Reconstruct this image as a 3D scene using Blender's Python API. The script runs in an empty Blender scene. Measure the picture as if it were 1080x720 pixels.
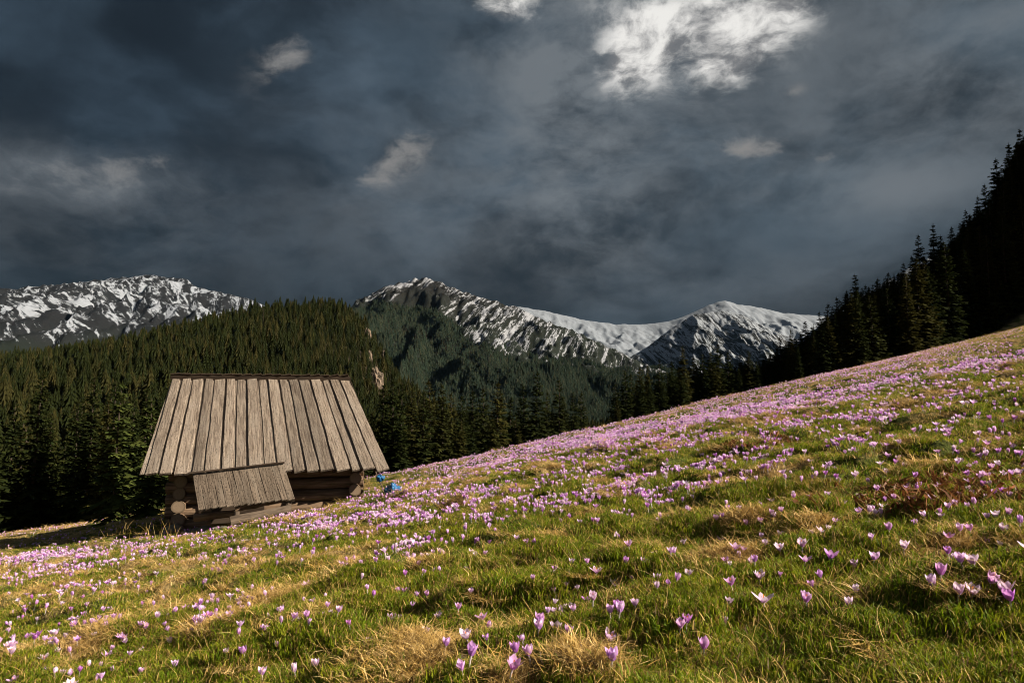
import bpy, bmesh, math, random
import numpy as np
from mathutils import Vector, Matrix

# ------------------------------------------------------------------ camera, sky, sun, exposure
scene = bpy.context.scene
COL = scene.collection
F_PX, W_PX, H_PX = 720.0, 1080.0, 720.0
CAM_H = 0.78
PITCH = math.atan(65.0 / F_PX)
cam_data = bpy.data.cameras.new('camera')
cam_data.sensor_width = 36.0
cam_data.lens = 36.0 * F_PX / W_PX
cam_data.clip_start = 0.05
cam_data.clip_end = 40000
cam = bpy.data.objects.new('camera', cam_data)
COL.objects.link(cam)
cam.location = (0, 0, CAM_H)
cam.rotation_euler = (math.pi / 2 + PITCH, 0, 0)
scene.camera = cam

SUN_EL = math.radians(31.0)
SUN_AZ = math.radians(104.0)            # clockwise from +Y (straight ahead)
sv = Vector((math.sin(SUN_AZ) * math.cos(SUN_EL), math.cos(SUN_AZ) * math.cos(SUN_EL), math.sin(SUN_EL)))
sun_data = bpy.data.lights.new('sun', 'SUN')
sun_data.energy = 5.0
sun_data.angle = math.radians(0.6)
sun_data.color = (1.0, 0.86, 0.68)
sun = bpy.data.objects.new('sun', sun_data)
COL.objects.link(sun)
sun.rotation_euler = (-sv).to_track_quat('-Z', 'Y').to_euler()

scene.view_settings.view_transform = 'Standard'
scene.view_settings.look = 'None'
scene.view_settings.exposure = 1.3
scene.view_settings.gamma = 1.0
scene.render.engine = 'CYCLES'
scene.cycles.use_denoising = True
scene.cycles.filter_width = 1.0
scene.cycles.max_bounces = 5
scene.cycles.diffuse_bounces = 2
scene.cycles.glossy_bounces = 1
scene.cycles.transmission_bounces = 3
scene.cycles.transparent_max_bounces = 4
scene.cycles.sample_clamp_indirect = 4.0


class Nodes:
    """Small helper to write node graphs as expressions."""
    def __init__(self, tree):
        self.t = tree
        self.n = tree.nodes
        self.l = tree.links
        self.n.clear()

    def node(self, kind, **kw):
        nd = self.n.new(kind)
        for k, v in kw.items():
            setattr(nd, k, v)
        return nd

    def put(self, sock, v):
        if v is None:
            return
        if isinstance(v, bpy.types.NodeSocket):
            self.l.new(v, sock)
        elif isinstance(v, (tuple, list)):
            v = tuple(v)
            if sock.type == 'RGBA' and len(v) == 3:
                v = v + (1.0,)
            sock.default_value = v
        else:
            sock.default_value = v

    def math(self, op, a, b=None, c=None, clamp=False):
        nd = self.node('ShaderNodeMath', operation=op, use_clamp=clamp)
        self.put(nd.inputs[0], a)
        self.put(nd.inputs[1], b)
        self.put(nd.inputs[2], c)
        return nd.outputs[0]

    def add(self, a, b): return self.math('ADD', a, b)
    def sub(self, a, b): return self.math('SUBTRACT', a, b)
    def mul(self, a, b): return self.math('MULTIPLY', a, b)

    def smooth(self, x, lo, hi, a=0.0, b=1.0):
        nd = self.node('ShaderNodeMapRange', interpolation_type='SMOOTHSTEP')
        self.put(nd.inputs['Value'], x)
        self.put(nd.inputs['From Min'], lo)
        self.put(nd.inputs['From Max'], hi)
        self.put(nd.inputs['To Min'], a)
        self.put(nd.inputs['To Max'], b)
        return nd.outputs[0]

    def linear(self, x, lo, hi, a=0.0, b=1.0):
        nd = self.node('ShaderNodeMapRange')
        self.put(nd.inputs['Value'], x)
        self.put(nd.inputs['From Min'], lo)
        self.put(nd.inputs['From Max'], hi)
        self.put(nd.inputs['To Min'], a)
        self.put(nd.inputs['To Max'], b)
        return nd.outputs[0]

    def mix(self, f, a, b):
        nd = self.node('ShaderNodeMix', data_type='RGBA')
        self.put(nd.inputs['Factor'], f)
        self.put(nd.inputs['A'] if False else nd.inputs[6], a)
        self.put(nd.inputs[7], b)
        return nd.outputs[2]

    def noise(self, vec, scale, detail=4, rough=0.5, dist=0.0, out=0):
        nd = self.node('ShaderNodeTexNoise')
        self.put(nd.inputs['Vector'], vec)
        self.put(nd.inputs['Scale'], scale)
        self.put(nd.inputs['Detail'], detail)
        self.put(nd.inputs['Roughness'], rough)
        self.put(nd.inputs['Distortion'], dist)
        return nd.outputs[out]

    def mapping(self, vec, scale=(1, 1, 1), rot=(0, 0, 0), loc=(0, 0, 0)):
        nd = self.node('ShaderNodeMapping')
        self.put(nd.inputs['Vector'], vec)
        nd.inputs['Scale'].default_value = scale
        nd.inputs['Rotation'].default_value = rot
        nd.inputs['Location'].default_value = loc
        return nd.outputs[0]

    def combine(self, x, y, z):
        nd = self.node('ShaderNodeCombineXYZ')
        self.put(nd.inputs[0], x); self.put(nd.inputs[1], y); self.put(nd.inputs[2], z)
        return nd.outputs[0]

    def separate(self, v):
        nd = self.node('ShaderNodeSeparateXYZ')
        self.put(nd.inputs[0], v)
        return nd.outputs


def px_dir(px, py):
    """Direction (forward-normalised) seen at a pixel of the 1080x720 photograph."""
    a = (px - 540.0) / F_PX
    b = (360.0 - py) / F_PX
    d = Vector((a, math.cos(PITCH) - b * math.sin(PITCH), math.sin(PITCH) + b * math.cos(PITCH)))
    return d


def at(px, py, Y):
    d = px_dir(px, py)
    k = Y / d.y
    return Vector((d.x * k, Y, CAM_H + d.z * k))


def project(x, y, z):
    z = z - CAM_H
    f = y * math.cos(PITCH) + z * math.sin(PITCH)
    u = -y * math.sin(PITCH) + z * math.cos(PITCH)
    return 540 + F_PX * x / f, 360 - F_PX * u / f


# ---- sky: storm cloud layer over a Nishita sky
world = bpy.data.worlds.new('World')
scene.world = world
world.use_nodes = True
N = Nodes(world.node_tree)
sky = N.node('ShaderNodeTexSky', sky_type='NISHITA')
sky.sun_disc = False
sky.sun_elevation = SUN_EL
sky.sun_rotation = SUN_AZ
gen = N.node('ShaderNodeTexCoord').outputs['Generated']
sx, sy, sz = N.separate(gen)
az = N.math('ARCTAN2', sx, sy)
el = N.math('ARCSINE', sz)
# billowing noise on the dome, flattened so that clouds stretch along the horizon
dome = N.combine(N.mul(az, 1.0), N.mul(el, 1.7), 0.37)
warp = N.noise(N.mapping(dome, loc=(3.1, 1.7, 0.2)), 4.0, 5, 0.55, 0.0, out=1)
wv = N.node('ShaderNodeVectorMath', operation='MULTIPLY_ADD')
N.put(wv.inputs[0], warp); wv.inputs[1].default_value = (0.11, 0.13, 0.0); N.put(wv.inputs[2], dome)
wd = wv.outputs[0]
big = N.noise(wd, 2.2, 6, 0.55)
mid = N.noise(N.mapping(wd, loc=(5.2, 0.4, 1.0)), 5.0, 7, 0.5)
fine = N.noise(N.mapping(wd, loc=(1.2, 7.4, 2.0)), 15.0, 8, 0.62)


def cloud_spot(px, py, rx, ry, tilt=0.0):
    """Soft bump (0..1) round the dome direction of a cloud."""
    d = px_dir(px, py).normalized()
    a0, e0 = math.atan2(d.x, d.y), math.asin(d.z)
    dx = N.sub(az, a0)
    dy = N.sub(el, e0)
    c, s = math.cos(tilt), math.sin(tilt)
    ax = N.mul(N.add(N.mul(dx, c), N.mul(dy, s)), 720.0 / rx)
    ay = N.mul(N.add(N.mul(dx, -s), N.mul(dy, c)), 720.0 / ry)
    r2 = N.add(N.mul(ax, ax), N.mul(ay, ay))
    return N.math('EXPONENT', N.mul(r2, -1.0))


# base darkness of the overcast
right = N.smooth(az, -0.55, 0.62)
base = N.mix(right, (0.026, 0.041, 0.058), (0.069, 0.094, 0.117))
lowband = N.smooth(el, 0.06, 0.36)
base = N.mix(lowband, N.mix(right, (0.024, 0.034, 0.043), (0.030, 0.041, 0.052)), base)
lay = N.noise(N.mapping(wd, loc=(2.2, 3.4, 5.0)), 3.0, 8, 0.58)
soft = N.mul(N.linear(big, 0.30, 0.72, 0.70, 1.40), N.smooth(N.add(lay, N.mul(N.sub(fine, 0.5), 0.14)), 0.38, 0.64, 0.62, 1.55))
soft2 = N.linear(mid, 0.3, 0.7, 0.90, 1.10)
nd = N.node('ShaderNodeVectorMath', operation='SCALE')
N.put(nd.inputs[0], base); N.put(nd.inputs['Scale'], N.mul(soft, soft2))
cloud = nd.outputs[0]
# soft paler veils
veil = None
for px, py, rx, ry, amp in ((430, 215, 130, 90, 0.45), (600, 150, 80, 110, 0.75), (960, 120, 150, 110, 0.45), (1050, 60, 90, 60, 0.7), (700, 20, 190, 60, 0.9),
                            (90, 260, 150, 50, 0.35), (80, 185, 110, 26, 0.9), (880, 200, 120, 25, 0.35), (640, 80, 150, 70, 0.5),
                            (965, 205, 60, 22, 0.35), (640, 235, 70, 40, 0.3), (800, 300, 200, 30, 0.30), (620, 250, 120, 60, 0.3), (700, 170, 160, 70, 0.35)):
    v = N.mul(cloud_spot(px, py, rx, ry), amp)
    veil = v if veil is None else N.add(veil, v)
veil = N.mul(veil, N.smooth(N.add(N.mul(mid, 0.6), N.mul(fine, 0.4)), 0.34, 0.66))
cloud = N.mix(veil, cloud, (0.180, 0.204, 0.226))
# bright breaks in the storm
def breaks(spots, col, lo, hi, kn, cloud):
    s = None
    for px, py, rx, ry, amp, tilt in spots:
        v = N.mul(cloud_spot(px, py, rx, ry, tilt), amp)
        s = v if s is None else N.add(s, v)
    tex = N.add(N.mul(mid, 0.55), N.mul(fine, 0.45))
    m = N.smooth(N.add(s, N.mul(N.sub(tex, 0.5), kn)), lo, hi)
    return N.mix(N.mul(m, N.math('MINIMUM', N.mul(s, 3.0), 1.0)), cloud, col)
cloud = breaks([(757, 14, 86, 34, 1.2, 0.15), (676, 52, 44, 32, 1.2, 0.7), (533, 4, 34, 20, 1.05, 0), (770, 60, 42, 26, 1.1, 0.3), (823, 14, 30, 20, 0.6, 0), (640, 14, 50, 24, 0.22, 0)],
               N.mix(N.smooth(fine, 0.35, 0.62), (0.22, 0.225, 0.235), (1.0, 0.98, 0.94)), 0.18, 1.22, 2.6, cloud)
cloud = breaks([(415, 168, 42, 17, 0.85, 0.5), (800, 157, 48, 10, 0.85, -0.12), (301, 60, 30, 18, 0.55, 0.8), (120, 178, 75, 20, 0.5, 0.25), (836, 97, 12, 5, 0.30, 0.1),
                (875, 164, 18, 6, 0.45, 0)],
               (0.28, 0.275, 0.27), 0.30, 1.25, 5.2, cloud)
# thinner, brighter overcast behind the photographer and overhead
back = N.smooth(sy, 0.25, -0.6)
cloud = N.mix(back, cloud, (0.17, 0.18, 0.20))
nis = N.node('ShaderNodeVectorMath', operation='SCALE')
N.put(nis.inputs[0], sky.outputs[0]); nis.inputs['Scale'].default_value = 0.8
cover = N.smooth(sy, -0.9, 0.1, 0.75, 0.985)
final = N.mix(cover, nis.outputs[0], N.mix(0.0, cloud, cloud))
bgn = N.node('ShaderNodeBackground')
# the cloud radiances above are written for strength 0.1
sc10 = N.node('ShaderNodeVectorMath', operation='SCALE')
N.put(sc10.inputs[0], cloud); sc10.inputs['Scale'].default_value = 10.0
final = N.mix(cover, nis.outputs[0], sc10.outputs[0])
N.put(bgn.inputs['Color'], final)
bgn.inputs['Strength'].default_value = 0.035
N.l.new(bgn.outputs[0], N.node('ShaderNodeOutputWorld').inputs[0])


# ------------------------------------------------------------------ numeric helpers
def _hash(ix, iy, seed):
    h = (ix.astype(np.int64) * 374761393 + iy.astype(np.int64) * 668265263 + seed * 2147483647) & 0xFFFFFFFF
    h = ((h ^ (h >> 13)) * 1274126177) & 0xFFFFFFFF
    h = ((h ^ (h >> 16)) * 2246822519) & 0xFFFFFFFF
    h = h ^ (h >> 15)
    return h / 4294967295.0


def vnoise(x, y, seed=0):
    x = np.asarray(x, float); y = np.asarray(y, float)
    ix = np.floor(x); iy = np.floor(y)
    fx = x - ix; fy = y - iy
    fx = fx * fx * fx * (fx * (fx * 6 - 15) + 10)
    fy = fy * fy * fy * (fy * (fy * 6 - 15) + 10)
    a = _hash(ix, iy, seed); b = _hash(ix + 1, iy, seed)
    c = _hash(ix, iy + 1, seed); d = _hash(ix + 1, iy + 1, seed)
    return (a + (b - a) * fx) * (1 - fy) + (c + (d - c) * fx) * fy


def fbm(x, y, octv=4, seed=0, gain=0.5):
    s = 0.0; a = 1.0; t = 0.0
    ca, sa = math.cos(0.6), math.sin(0.6)
    x = np.asarray(x, float); y = np.asarray(y, float)
    for o in range(octv):
        s = s + a * (vnoise(x, y, seed + o * 17) * 2 - 1)
        t += a
        a *= gain
        x, y = (x * ca - y * sa) * 2.03 + 13.7, (x * sa + y * ca) * 2.03 + 7.1
    return s / t


def sstep(a, b, x):
    t = np.clip((np.asarray(x, float) - a) / (b - a), 0, 1)
    return t * t * (3 - 2 * t)


def softplus(x):
    return np.logaddexp(0.0, x)


# ------------------------------------------------------------------ terrain height
HILL_D = 800.0
HILL_PTS = [(-600, 395), (-300, 392), (-100, 390), (0, 386), (100, 379), (150, 370), (200, 356), (240, 342), (275, 334), (320, 331), (356, 329), (372, 340),
            (388, 357), (405, 384), (425, 412), (460, 440), (520, 460), (700, 470)]
_hx = np.array([at(p, q, HILL_D).x for p, q in HILL_PTS])
_hz = np.array([at(p, q, HILL_D).z for p, q in HILL_PTS])
FLOOR_Z = -42.0


def macro(x, y):
    x = np.asarray(x, float); y = np.asarray(y, float)
    A = 0.157 * x + 0.064 * 1.6 * (softplus((x + 3.2) / 1.6) - softplus(3.2 / 1.6))
    A = A - 0.17 * 40.0 * softplus((x - 190.0) / 40.0)
    z = A - 0.036 * y
    z = z - 0.52 * np.exp(-((x + 5.2) / 3.2) ** 2 - ((y - 19.0) / 5.0) ** 2) - 0.30 * np.exp(-((x + 2.6) / 2.2) ** 2 - ((y - 21.5) / 3.0) ** 2)
    z = z - 0.03 * np.exp(-((x + 9.5) / 2.0) ** 2 - ((y - 17.5) / 3.0) ** 2)
    # the meadow ends in a rounded crest and falls towards the valley
    yc = np.interp(x, [-60, -15, 0, 40, 80], [56, 44, 48, 68, 92])
    m = np.interp(x, [-60, -15, 10, 25, 60, 85], [0.24, 0.26, 0.30, 0.17, 0.14, 0.0])
    d = y - yc
    fall = m * 8.0 * softplus(d / 8.0 - 0.2)
    z = z - fall
    hill = 0.80 * 14.0 * softplus((x - 0.16 * (y - 150) - 84) / 14.0)
    hill = 100.0 - 12.0 * softplus((100.0 - hill) / 12.0)
    y0 = np.interp(x, [70, 120, 200], [80, 62, 30])  # unseen right part of the hill, drawn nearer to shade the spruces
    z = z + np.maximum(hill, 0) * sstep(y0, y0 + 42, y)
    z = z + (FLOOR_Z - z) * sstep(175, 380, y) * sstep(-20, 40, x)
    zf = FLOOR_Z + 0.02 * np.abs(x) * 0
    z = zf + 8.0 * softplus((z - zf) / 8.0)
    # forested hill on the other side of the valley
    zc = np.interp(x, _hx, _hz)
    t = (y - HILL_D)
    up = np.where(t < 0, 1 - np.clip(-t / 560.0, 0, 1), 1 - np.clip(t / 500.0, 0, 1))
    up = up ** 1.15
    rel = np.maximum(zc - FLOOR_Z, 0)
    h = rel * up
    h = h * (1 + 0.10 * fbm(x / 140.0, y / 170.0, 3, 71) * (1 - up))
    z = np.maximum(z, FLOOR_Z + h)
    return z


def bumps(x, y):
    r = np.hypot(x, y)
    b = 0.22 * fbm(x / 9.0, y / 9.0, 3, 5) * sstep(4, 14, r)
    b = b + 0.05 * fbm(x / 2.2, y / 2.2, 3, 6)
    n = fbm(x / 0.52, y / 0.42, 3, 11)
    tus = sstep(0.0, 0.5, n) * 0.10
    near = 1 - sstep(30, 70, r)
    b = b + (tus + 0.045 * fbm(x / 0.20, y / 0.18, 2, 21)) * near
    b = b * (1 - 0.6 * (1 - sstep(0.6, 1.3, r)))
    return b


def ground(x, y):
    return macro(x, y) + bumps(x, y) - _z0


_z0 = 0.0
_z0 = float(macro(0.0, 0.0) + 0.05)


def ground_hit(px, py, y0=0.7, y1=140.0):
    """World point where the line of sight of a photo pixel meets the meadow."""
    d = px_dir(px, py)
    Y = np.exp(np.linspace(math.log(y0), math.log(y1), 1500))
    k = Y / d.y
    g = ground(d.x * k, Y)
    zz = CAM_H + d.z * k
    idx = np.argmax(zz <= g)
    if not (zz[idx] <= g[idx]):
        return None
    return float(d.x * k[idx]), float(Y[idx]), float(g[idx])


# ------------------------------------------------------------------ object helpers
def tag(o, label=None, cat=None, group=None, kind=None):
    if label: o['label'] = label
    if cat: o['category'] = cat
    if group: o['group'] = group
    if kind: o['kind'] = kind
    return o


def empty(name, loc=(0, 0, 0), rot=(0, 0, 0)):
    o = bpy.data.objects.new(name, None)
    o.empty_display_size = 0.2
    o.location = loc
    o.rotation_euler = rot
    COL.objects.link(o)
    return o


def mesh_np(name, verts, faces_flat, counts, mat=None, smooth=False, mat_idx=None):
    """Mesh from numpy arrays (verts Nx3; flat loop indices; polygon sizes)."""
    me = bpy.data.meshes.new(name)
    verts = np.asarray(verts, np.float32)
    faces_flat = np.asarray(faces_flat, np.int32)
    counts = np.asarray(counts, np.int32)
    me.vertices.add(len(verts))
    me.vertices.foreach_set('co', verts.ravel())
    me.loops.add(len(faces_flat))
    me.loops.foreach_set('vertex_index', faces_flat)
    me.polygons.add(len(counts))
    starts = np.concatenate([[0], np.cumsum(counts)[:-1]]).astype(np.int32)
    me.polygons.foreach_set('loop_start', starts)
    me.polygons.foreach_set('use_smooth', np.full(len(counts), smooth))
    mats = mat if isinstance(mat, (list, tuple)) else ([mat] if mat else [])
    for m in mats:
        me.materials.append(m)
    if mat_idx is not None:
        me.polygons.foreach_set('material_index', np.asarray(mat_idx, np.int32))
    me.update(calc_edges=True)
    me.validate()
    return me


class MB:
    """Collects faces of one mesh."""
    def __init__(self):
        self.v = []; self.f = []; self.uv = []; self.tint = []

    def quad(self, pts, uvs=None, tint=0.5):
        b = len(self.v)
        self.v += [tuple(p) for p in pts]
        self.f.append(tuple(range(b, b + len(pts))))
        self.uv += list(uvs) if uvs else [(0, 0)] * len(pts)
        self.tint += [tint] * len(pts)

    def build(self, name, mat, parent=None, smooth=False):
        o = bpy.data.objects.new(name, self.mesh(name, mat, smooth))
        COL.objects.link(o)
        if parent: o.parent = parent
        return o

    def mesh(self, name, mat, smooth=False):
        me = bpy.data.meshes.new(name)
        me.from_pydata(self.v, [], self.f)
        uvl = me.uv_layers.new(name='grain')
        flat = []
        tl = []
        for f in self.f:
            for i in f:
                flat += self.uv[i]
                tl.append(self.tint[i])
        uvl.data.foreach_set('uv', flat)
        at_ = me.attributes.new('tint', 'FLOAT', 'CORNER')
        at_.data.foreach_set('value', tl)
        for m in (mat if isinstance(mat, (list, tuple)) else [mat]):
            me.materials.append(m)
        if smooth:
            me.polygons.foreach_set('use_smooth', [True] * len(me.polygons))
        me.update()
        return me

    def board(self, a, b, wa, wb, th, side, up, rng, seg=8, wane=0.008, tint=0.5):
        """Plank from a to b; SIDE is the across direction, UP the face normal. Irregular edges."""
        a = Vector(a); b = Vector(b); side = Vector(side).normalized(); up = Vector(up).normalized()
        L = (b - a).length
        ou, ov = rng.uniform(0, 50), rng.uniform(0, 50)
        rows = []
        wl = wr = 0
        bow = rng.uniform(-0.012, 0.012)
        tw = rng.uniform(-0.012, 0.012)
        for i in range(seg + 1):
            t = i / seg
            w = wa + (wb - wa) * t
            c = a.lerp(b, t) + up * bow * math.sin(t * math.pi)
            wl = wl * 0.5 + rng.uniform(-wane, wane); wr = wr * 0.5 + rng.uniform(-wane, wane)
            l = -w / 2 + wl; r = w / 2 + wr
            z = tw * (t - 0.5)
            ch = min(0.008, th * 0.3)
            prof = [(l, -th / 2), (l, th / 2 - ch), (l + ch, th / 2), (r - ch, th / 2), (r, th / 2 - ch), (r, -th / 2)]
            rows.append([(c + side * p + up * (q + z * p / max(w, .01) * 4), (ou + p, ov + t * L)) for p, q in prof])
        n = 6
        for i in range(seg):
            for k in range(n):
                k2 = (k + 1) % n
                q = [rows[i][k], rows[i][k2], rows[i + 1][k2], rows[i + 1][k]]
                self.quad([x[0] for x in q], [x[1] for x in q], tint)
        for rr, rev in ((rows[0], False), (rows[-1], True)):
            pts = [x[0] for x in rr]; uvs = [(x[1][0] + 11, x[1][1]) for x in rr]
            if not rev: pts.reverse(); uvs.reverse()
            self.quad(pts, uvs, tint * 0.8)

    def log(self, a, b, ra, rb, rng, seg=6, n=14, tint=0.5, wob=0.012):
        """Round log from a to b with end-grain caps (end rings in uv around (100, 100))."""
        a = Vector(a); b = Vector(b)
        d = (b - a); L = d.length; d.normalize()
        s = d.cross(Vector((0, 0, 1)) if abs(d.z) < 0.9 else Vector((1, 0, 0))).normalized()
        u = s.cross(d).normalized()
        ou, ov = rng.uniform(0, 50), rng.uniform(0, 50)
        ph = [rng.uniform(0, 6.28) for _ in range(3)]
        rows = []
        for i in range(seg + 1):
            t = i / seg
            r0 = ra + (rb - ra) * t
            c = a.lerp(b, t) + s * rng.uniform(-wob, wob) + u * rng.uniform(-wob, wob)
            row = []
            for k in range(n):
                th = 2 * math.pi * k / n
                r = r0 * (1 + 0.05 * math.sin(2 * th + ph[0]) + 0.03 * math.sin(3 * th + ph[1]))
                row.append((c + (s * math.cos(th) + u * math.sin(th)) * r, (ou + th * r0, ov + t * L)))
            rows.append(row)
        for i in range(seg):
            for k in range(n):
                k2 = (k + 1) % n
                q = [rows[i][k], rows[i][k2], rows[i + 1][k2], rows[i + 1][k]]
                uv = [x[1] for x in q]
                if k2 == 0:
                    uv[1] = (uv[0][0] + 6.283 / n * ra, uv[1][1]); uv[2] = (uv[3][0] + 6.283 / n * ra, uv[2][1])
                self.quad([x[0] for x in q], uv, tint)
        for rr, rev in ((rows[0], True), (rows[-1], False)):
            pts = [x[0] for x in rr]
            if rev: pts = pts[::-1]
            self.quad(pts, [(100 + ra * math.cos(2 * math.pi * k / n), 100 + ra * math.sin(2 * math.pi * k / n)) for k in range(n)], 0.95)


# ------------------------------------------------------------------ materials
def material(name):
    m = bpy.data.materials.new(name)
    m.use_nodes = True
    return m, Nodes(m.node_tree)


def finish(n, shader):
    n.l.new(shader, n.node('ShaderNodeOutputMaterial').inputs[0])


def principled(n, color, rough=0.8, normal=None, spec=0.3, **kw):
    p = n.node('ShaderNodeBsdfPrincipled')
    n.put(p.inputs['Base Color'], color)
    n.put(p.inputs['Roughness'], rough)
    n.put(p.inputs['Specular IOR Level'], spec)
    if normal is not None:
        n.put(p.inputs['Normal'], normal)
    return p.outputs[0]


def bump(n, h, strength=0.5, dist=0.02):
    b = n.node('ShaderNodeBump')
    b.inputs['Strength'].default_value = strength
    b.inputs['Distance'].default_value = dist
    n.put(b.inputs['Height'], h)
    return b.outputs[0]


def leaf_shader(n, color, trans=0.35, rough=0.6, tcolor=None, spec=0.2):
    d = principled(n, color, rough, spec=spec)
    t = n.node('ShaderNodeBsdfTranslucent')
    n.put(t.inputs[0], tcolor if tcolor is not None else color)
    m = n.node('ShaderNodeMixShader')
    m.inputs[0].default_value = trans
    n.l.new(d, m.inputs[1]); n.l.new(t.outputs[0], m.inputs[2])
    return m.outputs[0]


def mat_wood(name, dark, light, grey, knots=True):
    m, n = material(name)
    uv = n.node('ShaderNodeUVMap', uv_map='grain').outputs[0]
    tint = n.node('ShaderNodeAttribute', attribute_name='tint').outputs['Fac']
    grain = n.noise(n.mapping(uv, scale=(34, 1.6, 1)), 1.0, 6, 0.65, 0.6)
    broad = n.noise(n.mapping(uv, scale=(5.0, 0.9, 1)), 1.0, 4, 0.6, 0.3)
    c = n.mix(n.smooth(grain, 0.36, 0.66), dark, light)
    c = n.mix(n.mul(n.smooth(broad, 0.42, 0.7), 0.55), c, grey)
    k = n.node('ShaderNodeMix', data_type='RGBA', blend_type='MULTIPLY')
    k.inputs[0].default_value = 1.0
    t3 = n.linear(tint, 0, 1, 0.62, 1.22)
    n.put(k.inputs[6], c); n.put(k.inputs[7], n.combine(t3, t3, t3))
    c = k.outputs[2]
    if knots:
        vo = n.node('ShaderNodeTexVoronoi', voronoi_dimensions='2D')
        n.put(vo.inputs['Vector'], n.mapping(uv, scale=(3.4, 2.0, 1)))
        kn = n.smooth(vo.outputs['Distance'], 0.20, 0.12)
        c = n.mix(n.mul(kn, 0.85), c, tuple(v * 0.28 for v in dark))
    # weathering streaks and pale lichen
    st = n.noise(n.mapping(uv, scale=(12, 0.5, 1), loc=(3, 9, 0)), 1.0, 5, 0.6)
    c = n.mix(n.mul(n.smooth(st, 0.56, 0.72), 0.5), c, tuple(v * 0.45 for v in dark))
    finish(n, principled(n, c, 0.82, bump(n, grain, 0.6, 0.008), 0.2))
    return m


def mat_log(name, dark, light):
    """Log surface, with ring pattern on the sawn ends."""
    m, n = material(name)
    uv = n.node('ShaderNodeUVMap', uv_map='grain').outputs[0]
    tint = n.node('ShaderNodeAttribute', attribute_name='tint').outputs['Fac']
    grain = n.noise(n.mapping(uv, scale=(22, 1.3, 1)), 1.0, 6, 0.62, 0.8)
    patch = n.noise(n.mapping(uv, scale=(4, 0.8, 1)), 1.0, 4, 0.6)
    c = n.mix(n.smooth(grain, 0.35, 0.68), dark, light)
    c = n.mix(n.mul(n.smooth(patch, 0.5, 0.7), 0.5), c, tuple(v * 0.5 for v in dark))
    sub = n.node('ShaderNodeVectorMath', operation='SUBTRACT')
    n.put(sub.inputs[0], uv); sub.inputs[1].default_value = (100, 100, 0)
    ln = n.node('ShaderNodeVectorMath', operation='LENGTH')
    n.put(ln.inputs[0], sub.outputs[0])
    rad = n.add(ln.outputs['Value'], n.mul(n.noise(uv, 14, 3), 0.02))
    rings = n.smooth(n.math('SINE', n.mul(rad, 420.0)), -0.7, 0.8)
    crack = n.smooth(n.noise(uv, 30, 3, 0.6), 0.6, 0.68)
    endc = n.mix(rings, (0.13, 0.095, 0.065), (0.24, 0.185, 0.13))
    endc = n.mix(n.mul(crack, 0.7), endc, (0.06, 0.045, 0.03))
    endc = n.mix(n.smooth(rad, 0.12, 0.17), endc, (0.12, 0.09, 0.06))
    c = n.mix(n.math('GREATER_THAN', tint, 0.9), c, endc)
    finish(n, principled(n, c, 0.85, bump(n, grain, 0.5, 0.01), 0.2))
    return m


M = {}
M['roof'] = mat_wood('weathered_plank', (0.075, 0.058, 0.046), (0.232, 0.194, 0.158), (0.205, 0.180, 0.156))
M['porch'] = mat_wood('grey_plank', (0.060, 0.046, 0.034), (0.165, 0.132, 0.102), (0.145, 0.125, 0.103))
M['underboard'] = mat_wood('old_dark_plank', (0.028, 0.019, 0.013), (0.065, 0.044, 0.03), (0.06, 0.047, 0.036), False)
M['log'] = mat_log('hewn_log', (0.085, 0.058, 0.038), (0.215, 0.150, 0.10))
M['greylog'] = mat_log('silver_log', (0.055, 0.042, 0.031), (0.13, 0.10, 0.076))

m, n = material('field_stone'); M['stone'] = m
oc = n.node('ShaderNodeTexCoord').outputs['Object']
s1 = n.noise(oc, 6, 6, 0.6); s2 = n.noise(oc, 22, 4, 0.6)
finish(n, principled(n, n.mix(n.smooth(s2, 0.45, 0.7), n.mix(s1, (0.07, 0.065, 0.057), (0.19, 0.175, 0.15)), (0.12, 0.13, 0.07)), 0.9, bump(n, s1, 0.6, 0.05)))

m, n = material('blue_cloth'); M['blue'] = m
oc = n.node('ShaderNodeTexCoord').outputs['Object']
finish(n, principled(n, n.mix(n.noise(oc, 9, 3), (0.004, 0.055, 0.17), (0.012, 0.13, 0.30)), 0.45, bump(n, n.noise(oc, 16, 3), 0.5, 0.03), 0.4))

# conifer materials
def mat_needles(name, dark, lightc, olive):
    m, n = material(name)
    oi = n.node('ShaderNodeObjectInfo').outputs['Random']
    geo = n.node('ShaderNodeNewGeometry')
    oc = n.node('ShaderNodeTexCoord').outputs['Object']
    t = n.noise(oc, 1.7, 4, 0.6)
    c = n.mix(n.smooth(t, 0.35, 0.68), dark, lightc)
    c = n.mix(n.mul(n.smooth(oi, 0.45, 1.0), 0.75), c, olive)
    finish(n, leaf_shader(n, c, 0.22, 0.9, spec=0.05))
    return m
M['needles'] = mat_needles('spruce_needles', (0.009, 0.015, 0.004), (0.026, 0.033, 0.008), (0.050, 0.046, 0.011))
M['needles_hazed'] = mat_needles('haze_tinted_needles', (0.017, 0.030, 0.021), (0.034, 0.050, 0.034), (0.052, 0.056, 0.034))  # bluer and paler: distance haze put into the needle colour
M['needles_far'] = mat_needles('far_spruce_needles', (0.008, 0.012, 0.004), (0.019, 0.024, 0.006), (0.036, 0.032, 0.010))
m, n = material('dead_spruce'); M['dead'] = m
oi = n.node('ShaderNodeObjectInfo').outputs['Random']
finish(n, principled(n, n.mix(oi, (0.040, 0.030, 0.023), (0.085, 0.066, 0.052)), 0.9))
m, n = material('spruce_bark'); M['bark'] = m
oc = n.node('ShaderNodeTexCoord').outputs['Object']
b_ = n.noise(n.mapping(oc, scale=(8, 8, 1.5)), 2.0, 5, 0.6)
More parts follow.
